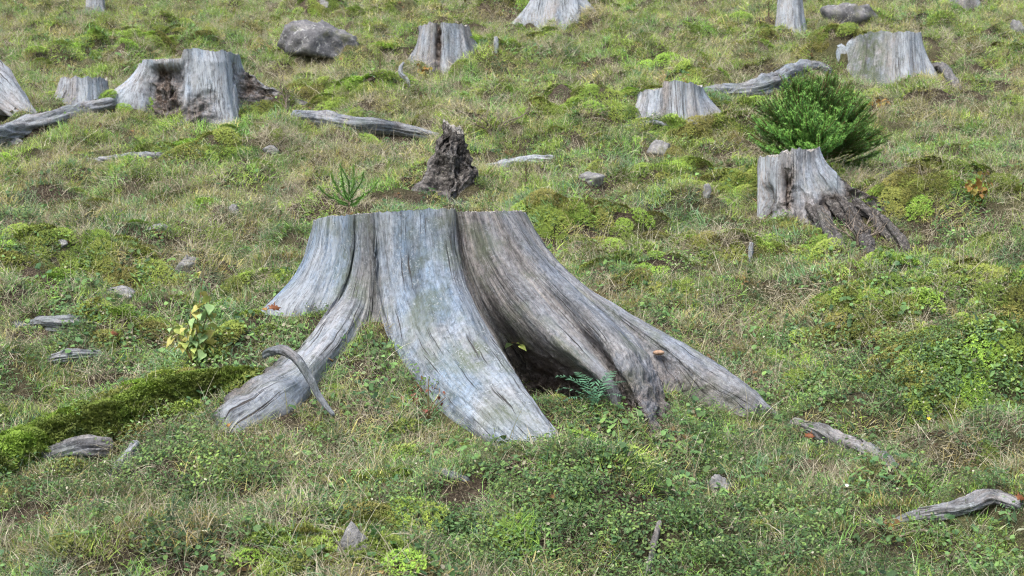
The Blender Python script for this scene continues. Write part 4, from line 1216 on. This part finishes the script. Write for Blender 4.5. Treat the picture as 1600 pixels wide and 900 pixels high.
# ------------------------------------------------------------------ spruces
def spruce_branch(seed, L=.5, twigs=10, nl=.020, dens=760, subs=True):
    """one flat spray: axis along +x, side shoots, needles all round"""
    rg = np.random.default_rng(seed)
    axes = []
    main = np.array([[0, 0, 0], [L * .4, 0, .02 * L], [L * .75, 0, .10 * L], [L, 0, .22 * L]]) + rg.normal(0, .012, (4, 3)) * L
    axes.append((crom(main, 14), .0045))
    for k in range(twigs):
        f = .14 + .66 * k / twigs + rg.uniform(-.03, .03)
        p = crom(main, 60)[int(f * 59)]
        sgn = 1 if k % 2 else -1
        ln = L * (.52 * (1 - f) + .10) * rg.uniform(.8, 1.15)
        a = sgn * rg.uniform(.35, .62)
        d = np.array([math.cos(a), math.sin(a), rg.uniform(.05, .4)])
        e = p + d * ln + np.array([.08 * ln, 0, .12 * ln])
        axes.append((crom(np.array([p, p + d * ln * .5, e]), 8), .0028))
        if ln > .16 and subs:
            for q in (.4, .7):
                pp = p + d * ln * q
                d2 = np.array([math.cos(a * .3), math.sin(a * .3), rg.uniform(.0, .4)])
                axes.append((crom(np.array([pp, pp + d2 * ln * .25, pp + d2 * ln * .45 + np.array([0, 0, .02])]), 6), .002))
    V, Ft, sh, tw = [], [], [], []
    for A, r in axes:
        T = np.gradient(A, axis=0); T /= np.linalg.norm(T, axis=1, keepdims=True)
        for j in range(len(A) - 1):        # twig as a thin three-sided prism
            b = len(V)
            for p, q in ((A[j], T[j]), (A[j + 1], T[j + 1])):
                s = np.cross(q, [0, 0, 1]); s /= max(np.linalg.norm(s), 1e-6); u = np.cross(s, q)
                V += [p + s * r, p - s * r * .5 + u * r * .8, p - s * r * .5 - u * r * .8]
            for a_, c_ in ((0, 1), (1, 2), (2, 0)):
                Ft += [(b + a_, b + c_, b + 3 + c_), (b + a_, b + 3 + c_, b + 3 + a_)]
            sh += [.4] * 6; tw += [1.0] * 6
        ln = np.sum(np.linalg.norm(np.diff(A, axis=0), axis=1))
        n = int(ln * dens)
        tip0 = rg.uniform(.3, .9)
        for i in range(n):
            f = rg.uniform(0, 1) * (len(A) - 1); j = min(int(f), len(A) - 2)
            p = A[j] + (A[j + 1] - A[j]) * (f - j); t = T[j]
            ph = rg.uniform(0, 2 * np.pi)
            s = np.cross(t, [0, 0, 1]); s /= max(np.linalg.norm(s), 1e-6); u = np.cross(s, t)
            rd = s * math.cos(ph) + u * math.sin(ph)
            d = t * rg.uniform(.6, 1.1) + rd; d /= np.linalg.norm(d)
            l = nl * rg.uniform(.7, 1.2); ww = np.cross(d, t); ww /= max(np.linalg.norm(ww), 1e-6); ww = ww * .0014
            b = len(V)
            V += [p + ww, p - ww, p + d * l]
            Ft.append((b, b + 1, b + 2))
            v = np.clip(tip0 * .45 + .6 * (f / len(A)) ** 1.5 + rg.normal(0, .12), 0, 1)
            sh += [v] * 3; tw += [0] * 3
    return np.array(V), np.array(Ft), np.array(sh), np.array(tw)

BR = []
for i in range(9):
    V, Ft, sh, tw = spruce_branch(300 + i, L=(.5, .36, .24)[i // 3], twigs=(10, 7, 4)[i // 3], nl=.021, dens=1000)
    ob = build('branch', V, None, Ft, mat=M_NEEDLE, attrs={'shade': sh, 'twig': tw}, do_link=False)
    BR.append(ob.data)
SHOOT = []
for i in range(3):
    V, Ft, sh, tw = spruce_branch(320 + i, L=.22, twigs=3, nl=.017, dens=700)
    ob = build('branch', V, None, Ft, mat=M_NEEDLE, attrs={'shade': sh, 'twig': tw}, do_link=False)
    SHOOT.append(ob.data)

BRUSH = []
for i in range(3):
    V, Ft, sh, tw = spruce_branch(340 + i, L=.22, twigs=0, nl=.024, dens=900)
    ob = build('branch', V, None, Ft, mat=M_NEEDLE, attrs={'shade': np.clip(sh, 0, 1), 'twig': tw * .3}, do_link=False)
    BRUSH.append(ob.data)

def trunk_mesh(t, h, r, mat):
    n, m = 10, 12
    th = np.linspace(0, 2 * np.pi, n, endpoint=False)[:, None]; s = np.linspace(0, 1, m)[None, :]
    rr = r * (1 - .9 * s)
    P = np.stack([np.cos(th) * rr, np.sin(th) * rr, (-.06 + (h + .06) * s) + 0 * th], -1)
    return build('trunk', P.reshape(-1, 3), grid_faces(n, m, True), mat=mat, parent=t)

def spruce(pos, h, w, label, n, seed, meshes, unit, name='young_spruce', cat='spruce', lo=.06, elev=(.12, 1.15), dome=.45):
    t = empty(name, pos, label, cat)
    rg = np.random.default_rng(seed)
    trunk_mesh(t, h * .96, .012 + .016 * h, M_SPRUCE_BARK)
    for i in range(n):
        f = (i + .5) / n
        f = f ** .9
        z = h * (lo + (.86 - lo) * f)
        az = i * 2.399 + rg.uniform(-.3, .3)
        el = elev[0] + (elev[1] - elev[0]) * f + rg.normal(0, .10)
        L = w * .5 * (1 - f) ** dome * (rg.uniform(.74, 1.14) if len(meshes) == 9 else rg.uniform(.82, 1.12)) + h * .12
        o = bpy.data.objects.new('branch', meshes[int(rg.integers(len(meshes)))] if len(meshes) < 9 else meshes[(0 if L > .42 else 3 if L > .29 else 6) + int(rg.integers(3))])
        link(o, t)
        o.location = (0, 0, float(z))
        o.rotation_mode = 'XYZ'
        o.rotation_euler = (float(rg.uniform(-.5, .5)), float(-el), float(az))
        s = L / unit if len(meshes) < 9 else L / (.5 if L > .42 else .36 if L > .29 else .24)
        o.scale = (s, s * rg.uniform(.9, 1.2), s)
    return t

gp = hit(1268, 300)
_S = F_PX / (gp[1] + .55)
sp = np.array([at(1270, 270, gp[1] + .55)[0], gp[1] + .55, 0]); sp[2] = g1(sp[0], sp[1]) - .02
_top = at(1270, 146, sp[1])[2]
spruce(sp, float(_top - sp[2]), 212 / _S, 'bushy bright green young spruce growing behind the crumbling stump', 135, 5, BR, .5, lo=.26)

def seedling(px, py, h_px, label, n, seed, dY=0, w=1.2, elev=(.2, 1.2), lo=.15):
    p = hit(px, py)
    S = F_PX / p[1]
    spruce(p, h_px / S, h_px / S * w, label, n, seed, SHOOT, .22, name='spruce_seedling', cat='seedling', elev=elev, lo=lo, dome=.35)
# the seedling behind the big stump's rim
_p = np.array([at(545, 330, 7.9)[0], 7.9, 0]); _p[2] = g1(_p[0], _p[1])
_h = at(548, 262, 7.9)[2] - _p[2]
def fan_seedling():
    t = empty('spruce_seedling', _p, 'spruce seedling with a fan of bristly shoots rising behind the big stump', 'seedling')
    k = 7.9 / F_PX
    trunk_mesh(t, float(at(545, 300, 7.9)[2] - _p[2]), .012, M_SPRUCE_BARK)
    rg = np.random.default_rng(3)
    for sx, sy, ex, ey, dy in [(543, 318, 496, 306, -.05), (543, 312, 508, 282, .06), (544, 306, 522, 272, -.04), (545, 304, 545, 256, .0), (546, 306, 562, 262, .05), (547, 310, 578, 280, -.05),
                               (546, 316, 594, 298, .04), (544, 320, 520, 318, .12), (546, 320, 572, 318, -.10), (545, 314, 550, 290, .15), (545, 314, 535, 288, -.14)]:
        a = at(sx, sy, 7.9); b = at(ex, ey, 7.9) + np.array([0, dy, 0])
        d = Vector((b - a).tolist())
        o = bpy.data.objects.new('branch', BRUSH[int(rg.integers(3))]); link(o, t)
        o.location = tuple((a - _p).tolist())
        o.rotation_euler = d.to_track_quat('X', 'Z').to_euler()
        sc = d.length / .22; o.scale = (sc, max(1.1, sc), max(1.1, sc))
fan_seedling()
seedling(594, 118, 34, 'little bright green spruce seedling left of the bent white stick', 14, 62, w=.9)
seedling(1201, 26, 24, 'little green spruce seedling left of the narrow white stump', 12, 63, w=1.2)
seedling(822, 292, 36, 'small dusky spruce seedling beside the flat white wood', 12, 64, w=1.1)

# ------------------------------------------------------------------ broad-leaved sapling
def leaf_mesh(seed, L, W, lobed=False):
    rg = np.random.default_rng(seed)
    ts = np.linspace(0, 1, 7)
    wid = np.array([.06, .75, 1.0, .85, .58, .28, .0]) * W / 2
    if lobed: wid = np.array([.06, .5, .95, .45, .8, .25, .0]) * W / 2
    V, Fq = [], []
    for t, w in zip(ts, wid):
        z = -.25 * L * t * t
        V += [(L * t, -w, z + w * .35), (L * t, 0, z), (L * t, w, z + w * .35 + rg.normal(0, .03) * W)]
    for k in range(6):
        b = 3 * k
        Fq += [(b, b + 1, b + 4, b + 3), (b + 1, b + 2, b + 5, b + 4)]
    return np.array(V), np.array(Fq)
LEAF_M = [plain_leaf('leaf_yellow_green', (.25, .34, .08), (.38, .43, .13)), plain_leaf('leaf_yellow', (.33, .31, .07), (.42, .40, .14)), plain_leaf('leaf_green', (.20, .34, .13), (.33, .46, .20))]
LEAF_ME = []
for i in range(6):
    V, Fq = leaf_mesh(i, .062, .054)
    LEAF_ME.append(build('leaf', V, Fq, mat=LEAF_M[i % 3], do_link=False).data)

def thin_stem(name, pts, r, mat, parent):
    A = crom(np.array(pts), 16)
    T = np.gradient(A, axis=0); T /= np.linalg.norm(T, axis=1, keepdims=True)
    s = np.cross(T, [0.3, 1, .1]); s /= np.linalg.norm(s, axis=1, keepdims=True); u = np.cross(s, T)
    th = np.linspace(0, 2 * np.pi, 6, endpoint=False)
    rr = r * np.linspace(1, .35, 16)
    P = A[None] + (np.cos(th)[:, None] * rr)[:, :, None] * s[None] + (np.sin(th)[:, None] * rr)[:, :, None] * u[None]
    return build(name, P.reshape(-1, 3), grid_faces(6, 16, True), mat=mat, parent=parent), A

def sapling(px, py, stems, label, nleaf, seed, name='sapling', cat='sapling', lm=None, scale=1.0, per=None):
    p = hit(px, py); S = F_PX / p[1]
    t = empty(name, p, label, cat)
    rg = np.random.default_rng(seed)
    allA = []
    for (dx, hpx, bend) in stems:
        h = hpx / S
        A = [(0, 0, -.02), (dx / S * .3, rg.uniform(-.03, .03), h * .4), (dx / S * .7 + bend, rg.uniform(-.05, .05), h * .75), (dx / S, rg.uniform(-.06, .06), h)]
        _, Q = thin_stem('stem', A, .0035 * scale, M_STEM, t)
        allA.append(Q)
    for i in range(nleaf):
        Q = allA[i % len(allA)]
        j = int(rg.uniform(.12, 1) ** .75 * 15)
        o = bpy.data.objects.new('leaf', (lm or LEAF_ME)[int(rg.integers(len(lm or LEAF_ME)))])
        link(o, t)
        o.location = tuple(float(c) for c in Q[j] + rg.normal(0, .012 * scale, 3))
        o.rotation_euler = (float(rg.uniform(-.7, .7)), float(rg.uniform(.1, 1.1)), float(rg.uniform(0, 6.28)))
        sc = float(rg.uniform(.55, 1.05) * scale); o.scale = (sc, sc, sc)
    return t
sapling(306, 572, [(14, 165, .0), (28, 120, .01), (-8, 85, 0), (-40, 70, -.01), (20, 60, .01)], 'leafy sapling with yellow and green leaves left of the big stump', 92, 71, scale=.95)
OR_M = [plain_leaf('leaf_orange', (.22, .11, .03), (.32, .2, .06)), plain_leaf('leaf_olive', (.20, .18, .04), (.33, .28, .07))]
OR_ME = []
for i in range(4):
    V, Fq = leaf_mesh(20 + i, .05, .04)
    OR_ME.append(build('leaf', V, Fq, mat=OR_M[i % 2], do_link=False).data)
sapling(1528, 322, [(-8, 52, 0), (10, 60, .01), (-20, 38, 0), (18, 36, .01)], 'small shrub with orange and olive leaves at the right, above a moss bank', 46, 72, 'leafy_shrub', 'shrub', OR_ME, 1.1)
sapling(665, 126, [(-10, 24, 0), (8, 22, 0), (0, 28, 0)], 'tiny orange-leaved shrub at the foot of the cracked stump', 22, 73, 'leafy_shrub', 'shrub', OR_ME, 1.2)
RED_ME = []
for i in range(3):
    V, Fq = leaf_mesh(40 + i, .022, .014)
    RED_ME.append(build('leaf', V, Fq, mat=plain_leaf('leaf_red_%d' % i, (.15, .05, .035), (.24, .10, .07)), do_link=False).data)
sapling(668, 655, [(-14, 52, 0), (2, 62, 0), (18, 45, .01), (-24, 36, 0), (28, 32, 0)], 'reddish herb growing against the broad front root', 40, 74, 'red_herb', 'herb', RED_ME, 1.0)
sapling(1375, 178, [(0, 20, 0), (14, 22, 0), (-16, 16, 0)], 'small rusty shrub right of the young spruce', 24, 75, 'leafy_shrub', 'shrub', OR_ME, 1.2)
# sprig in the hollow
def sprig():
    p = at(800, 545, 6.12 * YS)
    t = empty('leafy_sprig', p, 'sprig with two pale leaves growing in the hollow under the big stump', 'sprig')
    thin_stem('stem', [(0, 0, 0), (.0, -.03, .03), (.02, -.06, .03)], .002, M_STEM, t)
    for i, (x, y, z, r) in enumerate([(.02, -.06, .03, .2), (.0, -.04, .025, 2.4), (.03, -.07, .02, -.6)]):
        o = bpy.data.objects.new('leaf', LEAF_ME[2 if i == 1 else 0]); link(o, t)
        o.location = (x, y, z); o.rotation_euler = (.3, .3, r); o.scale = (.75,) * 3
sprig()

def fern():
    p = hit(930, 640)
    t = empty('fern', p, 'blue-green fern in front of the hollow under the big stump', 'fern')
    m = plain_leaf('fern_green', (.07, .17, .10), (.13, .27, .16), .3)
    rg = np.random.default_rng(12)
    for az, L, rise in [(3.0, .20, .9), (2.5, .23, 1.15), (1.9, .20, 1.35), (.4, .18, 1.2), (3.6, .17, .7), (-.7, .15, .9), (1.1, .2, 1.4)]:
        n = 15
        V, Fq, Ft = [], [], []
        ang = rise; q = np.array([0.0, 0, .02]); hd = np.array([math.cos(az), math.sin(az) * .6 - .15, 0]); hd /= np.linalg.norm(hd); sd = np.array([-hd[1], hd[0], 0])
        for k in range(n):
            f = k / n
            d = hd * math.cos(ang) + np.array([0, 0, math.sin(ang)])
            q2 = q + d * L / n
            b = len(V); V += [q - sd * .0012, q + sd * .0012, q2 + sd * .001, q2 - sd * .001]; Fq.append((b, b + 1, b + 2, b + 3))
            ln = .055 * math.sin(math.pi * (.12 + .85 * f)) ** .8 * L / .2
            for sg in (-1, 1):
                o_ = sd * sg + d * .45 + np.array([0, 0, rg.uniform(-.25, .1)]); o_ /= np.linalg.norm(o_)
                b = len(V); w = d * L / n * .42
                V += [q, q + o_ * ln * .35 + w, q + o_ * ln, q + o_ * ln * .35 - w * .6]; Fq.append((b, b + 1, b + 2, b + 3))
            q = q2; ang -= .95 / n * (1 + f)
        build('frond', np.array(V), np.array(Fq), mat=m, parent=t)
fern()

# bare twiggy dead shrubs
def dead_shrub(px, py, h_px, w_px, label, n, seed):
    p = hit(px, py); S = F_PX / p[1]
    t = empty('dead_shrub', p, label, 'shrub')
    rg = np.random.default_rng(seed)
    for i in range(n):
        dx = rg.uniform(-1, 1) * w_px / S / 2; h = rg.uniform(.5, 1) * h_px / S
        _, Q = thin_stem('twig', [(0, 0, -.02), (dx * .3, rg.uniform(-.05, .05), h * .45), (dx * .7 + rg.uniform(-.04, .04), rg.uniform(-.08, .08), h * .7), (dx, rg.uniform(-.1, .1), h)], .006, M_TWIG, t)
        for k in range(2):
            a = Q[int(rg.uniform(5, 13))]
            e = a + np.array([rg.uniform(-.1, .1), rg.uniform(-.06, .06), rg.uniform(.03, .12)])
            thin_stem('twig', [a, (a + e) / 2 + rg.normal(0, .01, 3), e], .003, M_TWIG, t)
dead_shrub(450, 178, 62, 60, 'bare dead twigs sticking up between the two-level stump and the log', 7, 81)
dead_shrub(772, 216, 52, 110, 'bare twiggy dead shrub behind the dark snag', 11, 82)
dead_shrub(1110, 250, 40, 26, 'bare forked twig on the mossy slope left of the young spruce', 2, 83)
dead_shrub(1340, 392, 60, 110, 'tangle of dead twigs hanging at the crumbling stump\'s dark side', 10, 84)

# ------------------------------------------------------------------ fallen leaves, fungus, flowers
MAPLE = [(0, 0), (.10, .16), (.42, .08), (.34, .22), (.52, .42), (.28, .42), (.20, .62), (.06, .5), (0, 1.0), (-.06, .5), (-.20, .62), (-.28, .42), (-.52, .42), (-.34, .22), (-.42, .08), (-.10, .16)]
M_MAPLE = plain_leaf('maple_leaf_rust', (.12, .04, .02), (.20, .085, .035), .1)
M_MAPLE2 = plain_leaf('maple_leaf_orange', (.24, .13, .04), (.34, .21, .08), .1)
def fallen_leaf(px, py, Y, size, label, mat, yaw, pitch=.9):
    p = at(px, py, Y) if Y else hit(px, py) + np.array([0, 0, .05])
    V = [(0, .38, .0)] + [(x, y, .10 * (abs(x)) - .08 * y * y) for x, y in MAPLE]
    n = len(MAPLE)
    Ft = [(0, 1 + i, 1 + (i + 1) % n) for i in range(n)]
    V = np.array(V) * size
    V2 = V + np.array([0, 0, .0012])
    m = len(V)
    Fs = [(1 + i, 1 + (i + 1) % n, m + 1 + (i + 1) % n, m + 1 + i) for i in range(n)]
    o = build('fallen_leaf', np.concatenate([V, V2]), np.array(Fs), np.array([f[::-1] for f in Ft] + [tuple(i + m for i in f) for f in Ft]), mat=mat)
    o.location = tuple(map(float, p)); o.rotation_euler = (pitch, .2, yaw)
    tag(o, label, 'leaf', 'fallen leaves')
fallen_leaf(428, 486, 6.02 * YS, .06, 'rust red lobed leaf lying on the far left root of the big stump', M_MAPLE, .3)
fallen_leaf(403, 496, 6.1 * YS, .045, 'smaller rust red leaf left of the lobed leaf by the far left root', M_MAPLE, 1.6)
fallen_leaf(412, 486, 6.07 * YS, .032, 'orange leaf between the two rust red leaves', M_MAPLE2, -.6)
fallen_leaf(520, 586, None, .03, 'yellow-orange leaf in the grass right of the hooked stick', M_MAPLE2, 2.0)
fallen_leaf(355, 688, None, .03, 'pinkish orange leaf at the tip of the bleached blunt root', M_MAPLE2, -1.0)
fallen_leaf(180, 543, None, .05, 'brown leaf in the grass right of the pale slab at left', M_MAPLE, .9)
fallen_leaf(1263, 705, None, .045, 'reddish leaf beside the brown root piece at right', M_MAPLE, -.5)
fallen_leaf(1596, 812, None, .05, 'dark red leaf at the right edge near the sunk branch', M_MAPLE, .4)

def fungus():
    nu, nv = 24, 10
    th = np.linspace(0, 2 * np.pi, nu, endpoint=False)[:, None]; ph = np.linspace(.03, np.pi - .03, nv)[None, :]
    r = 1 + .1 * perlin(np.cos(th) * 2, np.sin(th) * 2 + ph, 4)
    P = np.stack([np.cos(th) * np.sin(ph) * .026, np.sin(th) * np.sin(ph) * .022, np.cos(ph) * .012 + 0 * th], -1) * r[:, :, None]
    o = build('bracket_fungus', P.reshape(-1, 3), grid_faces(nu, nv, True)[:, ::-1], mat=simple('fungus_flesh', (.33, .22, .15)))
    o.location = tuple(map(float, at(1029, 551, 6.08 * YS)))
    tag(o, 'pale orange bracket fungus at the long right root of the big stump', 'fungus')
fungus()
def flower(px, py, size, petals, col, label, disc):
    p = hit(px, py)
    t = empty('flower', p, label, 'flower')
    thin_stem('stem', [(0, 0, -.02), (.004, 0, .03), (0, -.01, .06)], .0016, M_STEM, t)
    V = np.array([(0, -.12, 0), (0, .12, 0), (.5, .2, .05), (.5, -.2, .05), (1, .12, .0), (1, -.12, 0)]) * size
    me = build('petal', V, np.array([(0, 3, 2, 1), (3, 5, 4, 2)]), mat=simple('petal_' + label.split()[0], col), do_link=False).data
    for k in range(petals):
        o = bpy.data.objects.new('petal', me); link(o, t); o.location = (0, -.01, .06); o.rotation_euler = (.7, 0, 0)
        o.rotation_euler = (Matrix.Rotation(.7, 4, 'X') @ Matrix.Rotation(k * 2 * math.pi / petals, 4, 'Z')).to_euler()
flower(1322, 783, .008, 9, (.6, .6, .56), 'white daisy-like flower in the grass at lower right', None)
flower(1450, 678, .009, 6, (.70, .52, .04), 'yellow flower below the dark gap under the moss bank', None)
